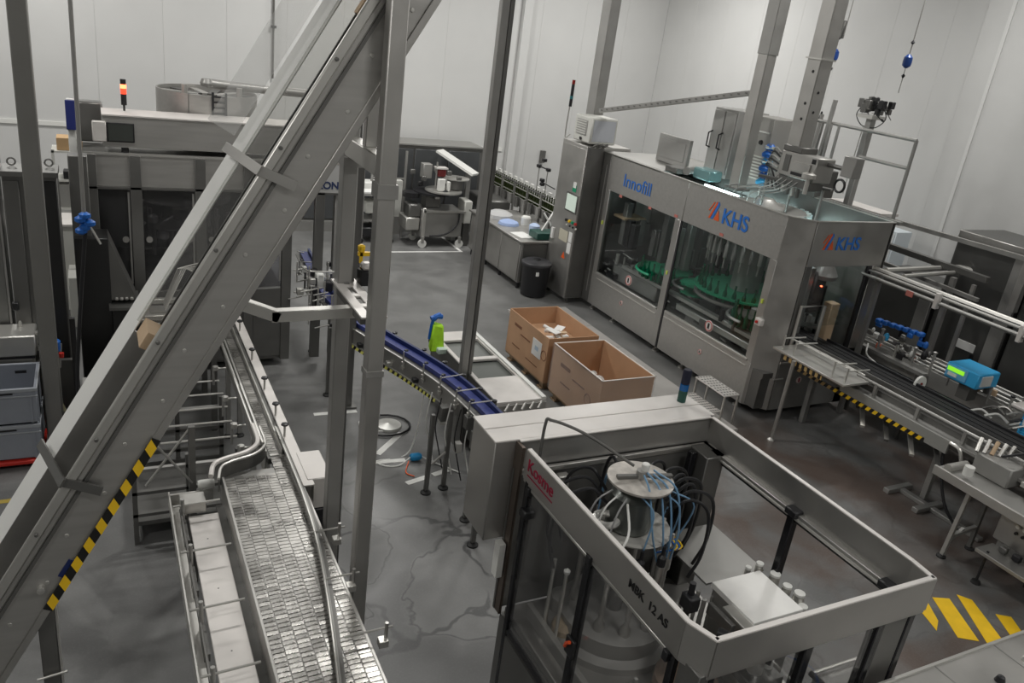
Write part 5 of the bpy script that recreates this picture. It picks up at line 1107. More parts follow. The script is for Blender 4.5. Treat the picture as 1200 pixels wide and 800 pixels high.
for k in range(14):
    x,y,z = 9.15+random.uniform(0,.45), 5.15-random.uniform(0,.8), 1.0+random.uniform(0,.15)
    MB().tube(spline([(x,y,z),(x+.08,y-.1,z+.06),(x+.12,y-.22,z)],4),.014,6).build('hose', (STEELB,STEELD,WHITE,BLACK)[k % 4], mt_)
MB().box(9.05,9.65,4.2,5.2,.93,.98).build('base_plate', STEELD, mt_); MB().box(9.3,9.36,4.6,4.66,0,.93).build('base_leg', STEELD, mt_)
# lower conveyor and control box at the right edge
lc = thing('transfer_conveyor', (7.8, 3.6, 0), 'low side conveyor with rollers and splayed legs at the right edge', 'conveyor')
MB().box(7.66,8.05,2.6,4.40,.86,.90).build('deck', STEELM, lc, .004); MB().box(7.62,7.65,2.6,4.40,.83,.93).build('side_rail', STEELB, lc, .004)
MB().cyl((7.70,4.30,.93),(8.0,4.30,.93),.045,12).build('end_roller', STEELB, lc); MB().cyl((7.75,4.12,.95),(7.75,4.12,1.05),.05,12).build('post_pot', WHITE, lc)
MB().box(8.0,8.30,3.85,4.25,.9,1.12).build('gear_housing', STEELM, lc, .015); MB().box(8.02,8.25,3.4,3.75,1.0,1.06).build('bright_plate', STEELB, lc, .006); MB().box(7.95,8.1,3.3,3.6,.92,1.0).build('fitting', STEELB, lc, .01)
for k in range(5): MB().cyl((8.0+.05*k,4.25-.05*k,1.12),(8.1+.05*k,4.30-.06*k,1.24),.022,8).build('rod_fitting', (STEELB,STEEL,TAN)[k % 3], lc)
MB().tube(spline([(8.0,4.0,1.2),(8.3,3.8,1.3),(8.45,3.6,1.2),(8.2,3.4,1.18)],5),.014,6).build('hose', BLACK, lc)
m = MB(); m.beam((7.72,4.05,.02),(7.80,4.05,.88),.04,.04); m.build('leg', STEELB, lc)
MB().beam((8.18,4.06,.02),(8.16,4.05,.88),.04,.04).build('leg', STEELD, lc); MB().beam((7.74,4.05,.25),(8.17,4.06,.28),.04,.04).build('leg_brace', STEELM, lc); MB().beam((7.75,4.06,.18),(7.95,4.06,.30),.03,.03).build('leg_brace', STEELM, lc)
for x in (7.71,8.18): MB().lathe((x,4.05,0), [(.05,0),(.05,.015),(.018,.03)], 10).build('foot', RUBBER, lc)
cb = thing('switch_box', (8.0, 3.3, 0), 'steel control box with four white switches above a small floor conveyor, right edge', 'control box')
MB().box(7.90,8.25,2.85,3.75,.42,.80).build('body', STEEL, cb, .01); 
for k in range(4): MB().lathe((7.895,3.55-.07*k,.68), [(0,-.03),(.02,-.03),(.022,0)], 10, 'x').build('switch', WHITE, cb); MB().lathe((7.895,3.55-.07*k,.60), [(0,-.02),(.016,-.02),(.018,0)], 10, 'x').build('switch', BLACK, cb)
MB().box(7.892,7.90,3.6,3.72,.70,.74).build('name_plate', STEELB, cb); MB().box(7.93,8.2,3.0,3.7,.30,.42).build('lower_rail', STEELM, cb)
for k in range(4): MB().box(7.78,7.84,3.1+.14*k,3.18+.14*k,.38,.45).build('clip', (BLACK,STEELD)[k % 2], cb, .01)
MB().box(7.62,7.90,2.7,3.72,.33,.37).build('shelf', STEELM, cb, .004); MB().cyl((7.67,3.62,.02),(7.67,3.62,.38),.014,8).build('leg', BLACK, cb); MB().lathe((7.67,3.62,0), [(.05,0),(.04,.03)], 10).build('foot', RUBBER, cb)
MB().cyl((8.15,3.4,0),(8.15,3.4,.42),.02,8).build('leg', BLACK, cb); MB().cyl((8.0,2.9,0),(8.0,2.9,.42),.02,8).build('leg', BLACK, cb)
# ================================================================ left background: rinsing machine
rm = thing('rinsing_machine', (1.3, 11, 0), 'long stainless guarded machine with a flat header box, behind the inclined elevator', 'machine')
R0,R1 = -.15,2.80
MB().box(R0,2.76,10.0,10.03,2.36,2.72).build('front_fascia', STEELX, rm, .004); MB().box(R0,2.8,9.99,10.03,2.715,2.74).build('top_edge', STEELB, rm); MB().box(2.06,2.78,9.988,10.0,2.34,2.71).build('pale_fascia', mat('pale_fascia',(.50,.50,.49),.45,.3), rm)
for x in (-.14,.31,1.00,1.55,2.02,2.42): MB().box(x,x+.12,9.97,10.05,.1 if x < 2.3 else .1,2.72 if x<2 else 2.36).build('column', STEELD, rm, .004)
MB().box(2.68,2.80,9.99,10.11,.1,2.36).build('column', STEELM, rm, .004)
MB().box(R0,R1,9.97,10.02,2.25 if False else 2.335,2.36).build('lower_fold', STEELD, rm)
for a,b in ((-.02,.31),(.43,1.0),(1.12,1.55),(1.67,2.02)):
    MB().box(a,b,10.0,10.01,1.12,2.34).build('door_glass', glass_mat('smoky_glass', (.62,.62,.64), .03) if 'smoky_glass' not in bpy.data.materials else bpy.data.materials['smoky_glass'], rm)
    MB().box(a,b,9.99,10.02,.15,1.10).build('lower_door', STEELD, rm, .004); MB().box(b-.03,b-.01,9.985,10.0,1.2,2.3).build('door_bar', STEELM, rm)
    for zz in (1.75,): MB().lathe((a+.06,9.985,zz), [(0,-.03),(.035,-.03),(.035,0)], 12, 'y').build('door_knob', STEEL, rm); MB().lathe((b-.07,9.985,zz), [(0,-.03),(.035,-.03),(.035,0)], 12, 'y').build('door_knob', STEEL, rm)
MB().box(R0,2.1,12.2,12.23,.1,2.7).build('back_panel', STEELD, rm); MB().box(R0,R0+.02,10.03,12.2,.1,2.7).build('end_panel', STEELD, rm)
MB().box(R0,2.1,10.02,12.2,.1,1.0).build('base_block', STEELD, rm); MB().box(R0,R1,10.1,12.2,2.68,2.72).build('roof_plate', STEELM, rm)
MB().lathe((1.0,11.1,1.0), [(.5,0),(.55,.05),(.55,.2),(.3,.3),(.3,.9),(.55,1.0),(.55,1.2)], 28).build('rinser_rotor', STEELM, rm)
for k in range(16):
    a = k/16*2*PI; MB().cyl((1.0+.6*math.cos(a),11.1+.6*math.sin(a),1.35),(1.0+.6*math.cos(a),11.1+.6*math.sin(a),1.75),.03,8).build('gripper', STEELB, rm)
for k in range(26):
    x, y, z = random.uniform(.45,2.0), random.uniform(10.12,10.5), random.uniform(1.05,2.2); s = random.uniform(.03,.08)
    if k % 3: MB().tube([(x,y,z),(x+random.uniform(-.2,.2),y,z+random.uniform(-.2,.2))],.016,6).build('pipe', STEELB, rm)
    else: MB().lathe((x,y,z), [(s*.5,0),(s,.03),(s,.10),(s*.4,.13)], 12).build('nozzle_head', STEELB if k % 2 else STEELM, rm)
MB().lathe((.75,10.45,1.80), [(.0,.08),(.16,.05),(.22,0),(.22,-.02),(0,-.02)], 22).build('spray_cap', STEELB, rm)
text('lettering', 'KRONES', .128, (2.345,9.985,2.41), (1,0,0), (0,0,1), PRINTN, rm, .004)
MB().lathe((2.20,10.4,2.02), [(0,.0),(.10,.01),(.11,.03),(0,.07)], 16).build('red_cap', RED, rm)
hb = thing('header_box', (.8, 10.2, 2.8), 'flat steel header box with a dark display, on top of the rinsing machine', 'cabinet')
MB().box(.06,2.3,10.0,10.5,2.80,3.14).build('body', STEELX, hb, .006); MB().box(-.04,.10,9.96,10.02,2.86,3.08).build('white_side', PALE, hb, .01)
MB().box(.10,.38,9.985,10.0,2.86,3.07).build('bezel', BLACK, hb, .004); MB().box(.115,.365,9.98,9.986,2.875,3.055).build('display', SCREEN, hb)
MB().cyl((.28,10.05,2.72),(.28,10.05,2.80),.04,10).build('pivot', BLACK, hb); MB().box(.06,2.3,9.99,10.5,3.14,3.155).build('lid', PALE, hb)
MB().box(-.28,.08,10.55,10.75,2.75,3.20).build('rear_screen', STEELD, hb, .02)
t = thing('signal_tower', (.30, 10.35, 3.155), 'signal light stack with a glowing red segment on the header box', 'lamp')
MB().cyl((.30,10.35,3.15),(.30,10.35,3.22),.012,8).build('stem', BLACK, t); MB().cyl((.30,10.35,3.22),(.30,10.35,3.34),.030,14).build('lower_section', BLACK, t)
MB().cyl((.30,10.35,3.34),(.30,10.35,3.40),.031,14).build('orange_lens', mat('orange_red_lens',(.7,.08,.03),.3,emit=(1,.06,.03),estr=.8), t); MB().cyl((.30,10.35,3.40),(.30,10.35,3.445),.031,14).build('red_lens', REDL, t); MB().cyl((.30,10.35,3.445),(.30,10.35,3.50),.030,14).build('cap', BLACK, t)
dr = thing('round_hopper', (1.28, 11.1, 2.74), 'low open round steel drum with black ladder and grey pipe on the rinsing machine', 'drum')
m = MB(); n = 40; vs = []
m.lathe((1.28,11.1,2.97), [(.60,0),(.60,.40),(.585,.40),(.585,.02)], 40); m.build('shell', STEELX, dr)
MB().lathe((1.28,11.1,2.74), [(.45,0),(.45,.23)], 30).build('base_ring', STEELD, dr)
MB().lathe((1.28,11.1,3.18), [(.0,.0),(.58,.0),(.58,.01),(0,.02)], 36).build('inner_plate', STEELM, dr)
for k in range(12):
    a = k/12*2*PI; MB().beam((1.28+.12*math.cos(a),11.1+.12*math.sin(a),3.31),(1.28+.56*math.cos(a+.2),11.1+.56*math.sin(a+.2),3.32),.10,.02).build('vane', STEELB if k % 2 else STEELD, dr)
for x,y in ((.98,10.75),(1.62,10.8)): MB().cyl((x,y,3.2),(x,y,3.46),.035,10).build('lift_lug', STEELB, dr)
m = MB(); 
for x in (1.27,1.42): m.beam((x,10.49,2.95),(x,10.49,3.42),.025,.03)
for k in range(7): m.beam((1.27,10.49,2.98+k*.065),(1.42,10.49,2.98+k*.065),.02,.02)
m.build('cable_chain', BLACK, dr); MB().tube([(1.25,10.9,3.48),(1.6,10.95,3.46),(2.5,11.0,3.44)],.055,12).build('pipe', STEELM, dr); MB().lathe((1.25,10.9,3.44), [(.07,0),(.08,.04),(.06,.09)], 14).build('pipe_elbow', STEELM, dr)
MB().box(1.0,1.004,10.56,10.6,2.97,3.37).build('seam', STEELD, dr)
t = thing('blue_sign_post', (-.24, 10.2, 0), 'slim white post with a dark blue panel at the left end of the rinsing machine', 'post')
MB().box(-.28,-.20,10.3,10.36,0,3.25).build('post', WHITE, t, .004); MB().box(-.29,-.19,10.26,10.3,2.92,3.24).build('panel', mat('dark_blue_panel',(.02,.03,.16),.4), t, .006)
# hanging rope with blue gun
t = thing('hanging_spray_gun', (-.11, 8.0, 2.45), 'blue spray gun wrapped on the end of a long grey hanging pipe, left', 'tool')
MB().cyl((-.113,8.0,ZC),(-.14,8.0,2.5),.018,8).build('pipe', STEELM, t)
for k in range(5): MB().lathe((-.14+.035*(k % 3)-.03,8.0,2.36+.035*k), [(.02,0),(.05,.02),(.05,.05),(.02,.07)], 10).build('blue_grip', BLUE, t)
MB().cyl((-.10,7.98,2.45),(-.02,7.96,2.28),.010,6).build('nozzle', STEELB, t); MB().tube(spline([(-.14,8.0,2.38),(-.24,8.0,1.5),(-.30,8.0,.8),(-.28,8.0,.05)],6),.018,8).build('hose', BLACK, t)
dk = thing('dark_column_unit', (-.12, 9.6, 0), 'black-looking steel column and side table at the left end of the rinsing machine', 'machine')
MB().box(-.28,-.10,9.4,9.6,0,2.8).build('column', STEELD, dk, .006); MB().box(-.27,.05,9.3,9.7,0,1.95).build('door', mat('near_black_steel', (.05,.05,.05), .35, .6), dk, .006)
MB().box(.05,.30,9.2,9.7,0,1.18).build('side_base', bpy.data.materials['near_black_steel'], dk, .006); MB().box(.02,.33,9.15,9.72,1.18,1.21).build('shelf', STEELD, dk); 
m = MB(); m.add([(.05,9.3,1.95),(.05,9.7,1.95),(.30,9.7,1.25),(.30,9.3,1.25),(.05,9.3,1.25),(.05,9.7,1.25)], [(0,1,2,3),(0,3,4),(1,5,2),(4,3,2,5),(0,4,5,1)]); m.build('slanted_cover', STEELD, dk)
for k in range(4): MB().lathe((.10+.05*k,9.28,1.26), [(0,0),(.02,.0),(.02,.02),(0,.03)], 8).build('button', STEELB, dk)
# conveyor pieces feeding the rinser
fc = thing('feed_conveyor', (.75, 9.0, 0), 'bright short feed conveyor with two cross bars in front of the rinsing machine', 'conveyor')
for z, y in ((1.30,9.0),(1.30,8.5)): MB().box(.34,1.1,y,y+.07,z,z+.05).build('cross_bar', STEELB, fc, .004)
MB().cyl((.42,8.85,1.2),(1.0,8.85,1.2),.05,14).build('roller', STEELD, fc); MB().box(.42,1.05,8.3,9.6,1.02,1.06).build('deck', STEELM, fc); MB().box(.38,.42,8.3,9.6,.9,1.12).build('side_plate', STEELB, fc)
for k in range(6):
    y = 9.4-k*.2; MB().cyl((.36,y,.85),(.36,y,1.2),.012,6).build('clamp_post', STEELB, fc); MB().cyl((.26,y,1.0+.06*(k%3)),(.42,y,1.0+.06*(k%3)),.014,6).build('clamp_rod', STEEL if k % 2 else YELG if k == 4 else STEELB, fc)
for x,y in ((.42,8.4),(1.0,8.4),(.42,9.3),(1.0,9.3)): MB().box(x-.03,x+.03,y-.03,y+.03,0,1.02).build('leg', STEELD, fc)
MB().box(.44,.66,8.35,8.8,1.06,1.16).build('white_cover', WHITE, fc, .02)
for k in range(5): MB().tube([(.55,8.9-.06*k,1.35),(.7+.02*k,8.85,1.75),(.95,8.9,1.8-.04*k)],.008,6).build('sensor_wire', STEELB, fc)

# ================================================================ far left
lp_ = post('support_post', -.53, 8.3, 0, ZC, .15, mat('post_grey', (.27,.265,.25), .5, .5, .08, 2), 'thick grey square post standing full height at the far left', foot=True)
ga = thing('guard_cabinet', (-.6, 9.6, 0), 'dark steel two-bay cabinet behind the thick grey post, with lifting eyes', 'cabinet')
MB().box(-.84,-.37,9.0,9.35,.0,2.70).build('body', STEELD, ga, .006); MB().box(-.83,-.70,8.97,9.0,.1,2.62).build('left_door', STEELD, ga, .004); MB().box(-.56,-.38,8.975,9.0,.1,2.62).build('right_door', bpy.data.materials['near_black_steel'], ga, .004)
MB().box(-.85,-.36,8.96,9.36,2.66,2.71).build('top_trim', STEELD, ga)
for x in (-.76,-.44): MB().torus((x,9.2,2.76),.035,.009,14,6,'y').build('lifting_eye', STEELD, ga)
MB().box(-.86,-.80,8.93,8.99,1.30,1.38).build('door_handle', BLACK, ga, .006)
gb = thing('guard_cabinet', (-1.3, 9.6, 0), 'lighter steel cabinet at the very left edge of the picture', 'cabinet')
MB().box(-1.9,-.88,9.05,9.4,.0,2.72).build('body', STEELD, gb, .006); MB().box(-1.85,-.90,9.03,9.05,.1,2.7).build('door', mat('mid_steel_door', (.24,.24,.23), .4, .7, .1, 2), gb, .004); MB().box(-.895,-.875,9.0,9.05,.1,2.8).build('side_trim', STEELM, gb)
MB().box(-.90,-.86,9.3,9.32,2.72,3.05).build('thin_rod', STEELM, gb)
sb = thing('steel_box', (-.95, 8.9, 0), 'stainless steel box with a slanted bright lid at the left edge, above the grey crates', 'cabinet')
m = MB(); m.add([(-1.6,8.62,1.06),(-.66,8.62,1.06),(-.66,9.0,1.10),(-1.6,9.0,1.10),(-1.6,8.62,.86),(-.66,8.62,.86),(-.66,9.0,.86),(-1.6,9.0,.86)], [(0,1,2,3),(7,6,5,4),(4,5,1,0),(5,6,2,1),(6,7,3,2),(7,4,0,3)])
MB().box(-1.6,-.66,8.62,9.0-.02,.92,1.14).build('lid', STEELB, sb, .012); MB().box(-1.6,-.68,8.66,8.96,.88,.92).build('gap', BLACK, sb); MB().box(-1.6,-.70,8.66,8.96,.15,.88).build('body', STEEL, sb, .006)
MB().lathe((-.80,8.9,1.14), [(.018,0),(.018,.04),(.008,.06)], 8).build('knob', STEELB, sb)
for x in (-1.5,-.8): MB().box(x,x+.05,8.7,8.75,0,.15).build('foot', RUBBER, sb)
vg = thing('valve_group', (-.5, 8.7, .8), 'small group of hoses, blue cap and valves right of the steel box', 'valve')
MB().lathe((-.49,8.6,.98), [(.045,0),(.05,.03),(.05,.10),(.03,.12)], 12).build('blue_cap', BLUE, vg); MB().lathe((-.44,8.55,.92), [(.02,0),(.025,.05)], 8).build('red_valve', RED, vg)
for k in range(6): MB().cyl((-.62+.03*k,8.62,.78),(-.62+.035*k,8.6,1.02+.03*(k % 2)),.016,8).build('pipe', (STEELB,TAN,STEELM)[k % 3], vg)
for k in range(5): MB().lathe((-.63+.03*(k%2),8.68,.8+.08*k), [(.03,0),(.035,.04)], 10).build('fitting', (STEELB,STEELD)[k % 2], vg)
MB().tube(spline([(-.53,8.6,.95),(-.58,8.55,.7),(-.45,8.4,.4),(-.3,8.2,.1)],6),.022,8).build('hose', mat('olive_hose',(.16,.15,.09),.5), vg)
for k in range(7): MB().cyl((-.33,8.66,.3+.12*k),(-.30,8.66,.3+.12*k),.02,8).build('port', STEELB, vg)
MB().box(-.35,-.30,8.64,8.7,0,1.3).build('port_bar', bpy.data.materials['near_black_steel'], vg); MB().box(-.65,-.35,8.7,8.76,.0,.82).build('stand', STEELD, vg)
t = thing('side_cabinet', (-.1, 8.9, 0), 'grey flat-topped box behind the elevator, beside the hanging hose', 'cabinet')
MB().box(-.26,.12,8.0,8.6,0,.62).build('body', mat('grey_green_sheet',(.30,.30,.27),.5,.3,.1,4), t, .01); MB().box(-.27,.13,7.99,8.61,.62,.65).build('lid', STEELM, t)
MB().box(-.30,.1,7.6,7.9,0,.35).build('blue_tray', NAVY, t, .01)
def crate(z, lab):
    t = thing('stacking_crate', (-1.05, 8.3, z), lab, 'crate', 'grey stacking crates on the red dolly')
    a0,a1,b0,b1,h = -1.45,-.65,8.0,8.60,.385; th = .02
    MB().box(a0,a1,b0,b0+th,z+.02,z+h).build('wall', CRATE, t, .004); MB().box(a0,a1,b1-th,b1,z+.02,z+h).build('wall', CRATE, t, .004)
    MB().box(a0,a0+th,b0+th,b1-th,z+.02,z+h).build('wall', CRATE, t, .004); MB().box(a1-th,a1,b0+th,b1-th,z+.02,z+h).build('wall', CRATE, t, .004)
    MB().box(a0+.02,a1-.02,b0+.02,b1-.02,z+.01,z+.03).build('base', CRATE, t)
    m = MB(); g = .012
    m.box(a0-g,a1+g,b0-g,b0,z+h-.035,z+h); m.box(a0-g,a1+g,b1,b1+g,z+h-.035,z+h); m.box(a1,a1+g,b0,b1,z+h-.035,z+h); m.box(a0-g,a1+g,b0-g,b0,z+h-.09,z+h-.075)
    m.build('rim', mat('crate_rim_%d' % int(z*100), (.36,.38,.41), .4), t, .003)
    for x in (a0+.1,-1.05,a1-.06): MB().box(x,x+.02,b0-.01,b0,z+.02,z+h-.09).build('rib', CRATE, t)
    MB().box(-.86,-.76,b1-th-.003,b1-th,z+h-.10,z+h-.07).build('hand_hole', BLACK, t); MB().box(-1.0,-.84,b0-.004,b0,z+h-.06,z+h-.045).build('hand_slot', BLACK, t)
crate(.475,'upper grey stacking crate, open on top, at the left edge'); crate(.09,'lower grey stacking crate, under the open one and on the red dolly')
t = thing('red_dolly', (-1.05, 8.3, 0), 'red plastic dolly under the two grey crates', 'dolly')
MB().box(-1.47,-.63,7.97,8.62,.05,.095).build('frame', RED, t, .01)
for x in (-1.4,-.72):
    for y in (8.05,8.54): MB().lathe((x,y,.035), [(.035,-.012),(.035,.012)], 12, 'y').build('wheel', RUBBER, t)
tag(MB().box(-1.6,-.55,7.4,7.46,0,.004).build('floor_line', mat('ochre_line',(.40,.30,.06),.6)), 'thin ochre line on the floor in front of the grey crates', 'floor marking')
# things seen in the gap between the left cabinets
t = thing('white_rack', (-.2, 14.5, 0), 'pale shelf rack seen in the gap at the left, small wooden box on top', 'rack')
for x in (-.62,-.12): MB().box(x-.02,x+.02,14.3,14.34,0,1.95).build('upright', OFFW, t)
for z in (.5,1.0,1.45,1.9): MB().box(-.64,-.10,14.3,14.8,z,z+.03).build('shelf', OFFW, t)
MB().box(-.58,-.15,14.35,14.7,1.03,1.4).build('shelf_box', STEELM, t, .01); MB().box(-.5,-.2,14.35,14.6,1.48,1.6).build('shelf_box', BLACK, t, .01)
tag(MB().box(-.56,-.20,14.35,14.7,1.935,2.12).build('wooden_board', mat('light_wood',(.50,.33,.17),.7)), 'light brown wooden box on top of the pale rack at the left', 'box')
t = thing('white_counter', (-.3, 12.6, 0), 'white counter with grey front, seen between dark cabinet and hanging gun', 'counter')
MB().box(-.66,-.26,12.4,13.0,0,1.25).build('body', OFFW, t, .01); MB().box(-.68,-.24,12.35,13.02,1.25,1.28).build('top', PALE, t)
MB().box(-.45,-.27,11.7,12.3,0,.72).build('low_table', OFFW, t, .01)

# ================================================================ back of the hall
bk = thing('washer_line', (4.9, 17.2, 0), 'long dark machine line standing along the back wall', 'machine')
MB().box(3.0,7.9,16.9,17.7,.05,1.92).build('body', STEELD, bk, .01)
for k in range(6): MB().box(3.05+.80*k,3.05+.80*k+.76,16.87,16.9,.25,1.84).build('door', mat('dark_door_sheet',(.11,.115,.12),.35,.5,.15,2) if k == 0 else bpy.data.materials['dark_door_sheet'], bk, .006)
MB().box(3.0,7.9,16.85,17.7,1.92,1.95).build('top_plate', STEELM, bk); MB().box(3.0,7.9,16.75,16.86,.0,.22).build('kick_plate', STEELM, bk)
for x,y in ((4.95,16.4),(5.85,16.35)):
    pass
t = thing('thin_frame', (5.5, 16.3, 0), 'thin upright tube frame with a cross bar in front of the back machine line', 'frame')
for x in (5.12,5.85): MB().box(x-.022,x+.022,16.28,16.33,0,1.88).build('upright', STEELM, t)
MB().box(5.12,5.85,16.29,16.32,1.28,1.31).build('cross_bar', STEELB, t); MB().box(5.14,5.45,16.29,16.32,1.05,1.07).build('cross_bar', STEELM, t)
t2_ = MB().lathe((5.62,17.3,2.12), [(0,0),(.10,.02),(.26,.09),(.27,.10),(0,.10)], 20); t3 = thing('funnel', (5.62,17.3,1.95), 'shallow grey funnel on top of the back machine line', 'funnel')
t2_.build('bowl', STEELM, t3); MB().cyl((5.62,17.3,1.95),(5.62,17.3,2.14),.04,10).build('stem', STEELM, t3)
# labeller on castors
lb = thing('labelling_cart', (6.35, 15.8, 0), 'wheeled labelling unit with reel tables and hoses on the far floor', 'machine')
MB().box(6.02,6.95,15.55,16.15,.22,.80).build('body', STEELM, lb, .01); MB().box(5.70,6.0,15.6,16.1,.35,.62).build('side_box', STEELB, lb, .02); MB().box(5.75,6.02,15.62,16.0,.62,.9).build('side_motor', STEELD, lb, .03)
MB().box(6.02,6.10,15.50,15.56,.2,.85).build('end_plate', STEELB, lb, .01); MB().box(6.05,7.0,15.5,15.56,.76,.80).build('edge_rail', STEELB, lb)
MB().lathe((6.35,15.9,1.10), [(.0,0),(.42,0),(.42,.04),(0,.04)], 24).build('reel_table', BLACK, lb); MB().lathe((6.55,15.8,1.16), [(.0,0),(.40,0),(.40,.03),(0,.03)], 24).build('reel_plate', STEELB, lb)
MB().lathe((5.85,15.85,1.02), [(.0,0),(.18,0),(.18,.10),(0,.10)], 18).build('label_reel', BLACK, lb); MB().lathe((6.85,15.9,1.2), [(.0,0),(.17,0),(.17,.22),(0,.22)], 18).build('label_reel', STEELD, lb); MB().lathe((6.85,15.9,1.42), [(.0,0),(.3,0),(.3,.02),(0,.02)], 20).build('reel_flange', STEELB, lb)
MB().box(6.15,6.5,15.75,16.05,.8,1.1).build('gear_head', STEELD, lb, .02); MB().box(6.35,6.5,15.6,15.7,1.2,1.45).build('print_head', WHITE, lb, .01); MB().box(6.55,6.62,15.6,15.7,1.2,1.4).build('print_head', WHITE, lb, .01)
MB().box(6.42,6.60,15.85,16.0,1.45,1.62).build('red_unit', mat('dull_red_unit',(.22,.03,.03),.5), lb, .02); MB().box(6.36,6.62,15.8,16.0,1.62,1.65).build('unit_lid', PALE, lb)
MB().cyl((6.4,15.9,1.1),(6.4,15.9,1.75),.02,8).build('mast', STEELM, lb); MB().box(6.1,6.3,15.9,16.1,1.4,1.7).build('grey_box', STEELM, lb, .01)
for k in range(16):
    x,y,z = random.uniform(5.7,6.9), random.uniform(15.6,16.1), random.uniform(.95,1.6)
    MB().box(x-.05,x+.05,y-.04,y+.04,z-.04,z+.06).build('fitting', (BLACK,STEELD,STEELB,STEELM)[k % 4], lb, .01)
MB().tube(spline([(6.85,15.5,.75),(6.8,15.48,.5),(6.55,15.48,.3),(6.2,15.48,.26)],6),.018,8).build('cable', BLACK, lb)
for x,y in ((6.05,15.5),(6.9,15.5),(6.05,16.1),(6.9,16.1)): MB().lathe((x,y,.09), [(.03,-.025),(.09,-.025),(.09,.025),(.03,.025)], 16, 'y').build('castor', WHITE, lb); MB().box(x-.03,x+.03,y-.03,y+.03,.10,.24).build('castor_fork', STEELM, lb)
# white trolley
wt = thing('white_trolley', (4.9, 15.9, 0), 'white flat trolley with folded sheets and grey legs, left of the wheeled labelling unit', 'trolley')
MB().box(4.70,5.55,15.85,16.5,1.0,1.05).build('top', WHITE, wt, .01); MB().box(4.72,5.5,16.15,16.5,1.05,1.22).build('upper_box', WHITE, wt, .02); MB().box(4.75,5.30,15.8,16.1,1.05,1.10).build('folded_sheet', PAPER, wt, .01)
for x,y in ((4.82,15.85),(5.48,15.85),(4.82,16.4),(5.48,16.4)): MB().box(x-.02,x+.02,y-.02,y+.02,.1,1.0).build('leg', STEELM, wt); MB().lathe((x,y,.05), [(.05,-.02),(.05,.02)], 12, 'y').build('castor', BLACK, wt)
MB().box(4.85,5.45,15.9,16.4,.45,.49).build('shelf', STEELM, wt); MB().box(4.9,5.3,15.9,16.35,.62,.85).build('shelf_box', OFFW, wt, .02); MB().box(4.85,5.3,15.88,16.3,.12,.32).build('lower_box', BLACK, wt, .02)
ww = thing('pale_side_unit', (5.75, 16.3, 0), 'pale grey cabinet directly between trolley and wheeled labelling unit', 'cabinet')
MB().box(5.60,5.90,16.55,16.72,.15,1.2).build('body', OFFW, ww, .01); MB().box(5.60,5.92,16.53,16.55,.0,.4).build('kick_plate', STEELM, ww)
t = thing('pale_machine_cover', (7.3, 16.3, 0), 'pale low machine cover right of the wheeled labelling unit', 'cabinet'); MB().box(7.0,7.18,15.6,16.0,.5,1.0).build('cover', OFFW, t, .02); MB().box(7.02,7.16,15.62,15.98,0,.5).build('stand', STEELD, t)
# bottle conveyor
bo = thing('bottle_conveyor', (8.3, 15.5, 0), 'conveyor carrying a row of dark green bottles towards the filling machine, along the wall side', 'conveyor')
MB().box(8.22,8.42,12.9,17.8,1.06,1.10).build('belt', STEELD, bo); MB().box(8.15,8.19,12.9,17.8,.98,1.16).build('near_side', STEELM, bo); MB().box(8.45,8.49,12.9,17.8,.98,1.16).build('far_side', STEELM, bo)
for z in (1.22,1.36): MB().cyl((8.17,12.9,z),(8.17,17.8,z),.012,8).build('guide_rail', STEELB, bo); MB().cyl((8.47,12.9,z),(8.47,17.8,z),.012,8).build('guide_rail', STEELM, bo)
MB().box(8.13,8.16,14.2,17.8,1.44,1.47).build('upper_rail', STEELD, bo)
for k in range(8): MB().box(8.12,8.16,13.1+.62*k,13.14+.62*k,0 if k % 2 == 0 else .9,1.46).build('stanchion', STEELM, bo)
for k in range(4): MB().box(8.5,8.54,13.1+1.4*k,13.14+1.4*k,0,1.0).build('stanchion', STEELM, bo)
for x in (8.27,8.36):
    for k in range(34):
        y = 13.6+.105*k+(.05 if x > 8.3 else 0)
        o = bm0.copy(); 
        if 'bb_mesh' not in globals():
            bb_mesh = bm0.data.copy(); bb_mesh.materials.clear(); bb_mesh.materials.append(mat('dark_bottle_glass', (.035,.05,.012), .12, trans=.2)); cap_mesh = None
        o.data = bb_mesh; o.location = (x,y,1.10); o.scale = (1.15,1.15,1.15); col.objects.link(o); tag(o, 'dark green glass bottle queued on the conveyor along the back right', 'bottle', 'bottles queued on the far conveyor')
        for key in ('kind',):
            if key in o: del o[key]
MB().box(8.6,8.65,13.0,17.9,1.05,1.32).build('white_rear_guard', WHITE, bo); 
for k in range(16): MB().box(8.55,8.6,13.3+.28*k,13.42+.28*k,1.2,1.42).build('white_guard_tooth', WHITE, bo)
t = thing('bright_chute', (7.5, 16.2, 0), 'bright white sloping chute at the start of the bottle conveyor near the back wall', 'chute')
MB().beam((6.75,16.72,1.86),(7.35,16.0,1.50),.30,.05).build('chute', WHITE, t); MB().box(7.2,7.3,16.1,16.2,0,1.52).build('leg', STEELM, t); MB().box(7.42,7.56,15.7,15.8,1.0,1.62).build('pale_blue_panel', mat('pale_blue_sheet',(.5,.6,.7),.4), t); MB().box(7.5,8.1,15.6,16.7,.75,1.02).build('dark_motor', STEELD, t, .03); MB().box(7.44,7.54,15.72,15.78,0,1.0).build('leg', STEELM, t); MB().box(7.9,8.0,15.9,16.0,0,.75).build('leg', STEELM, t)
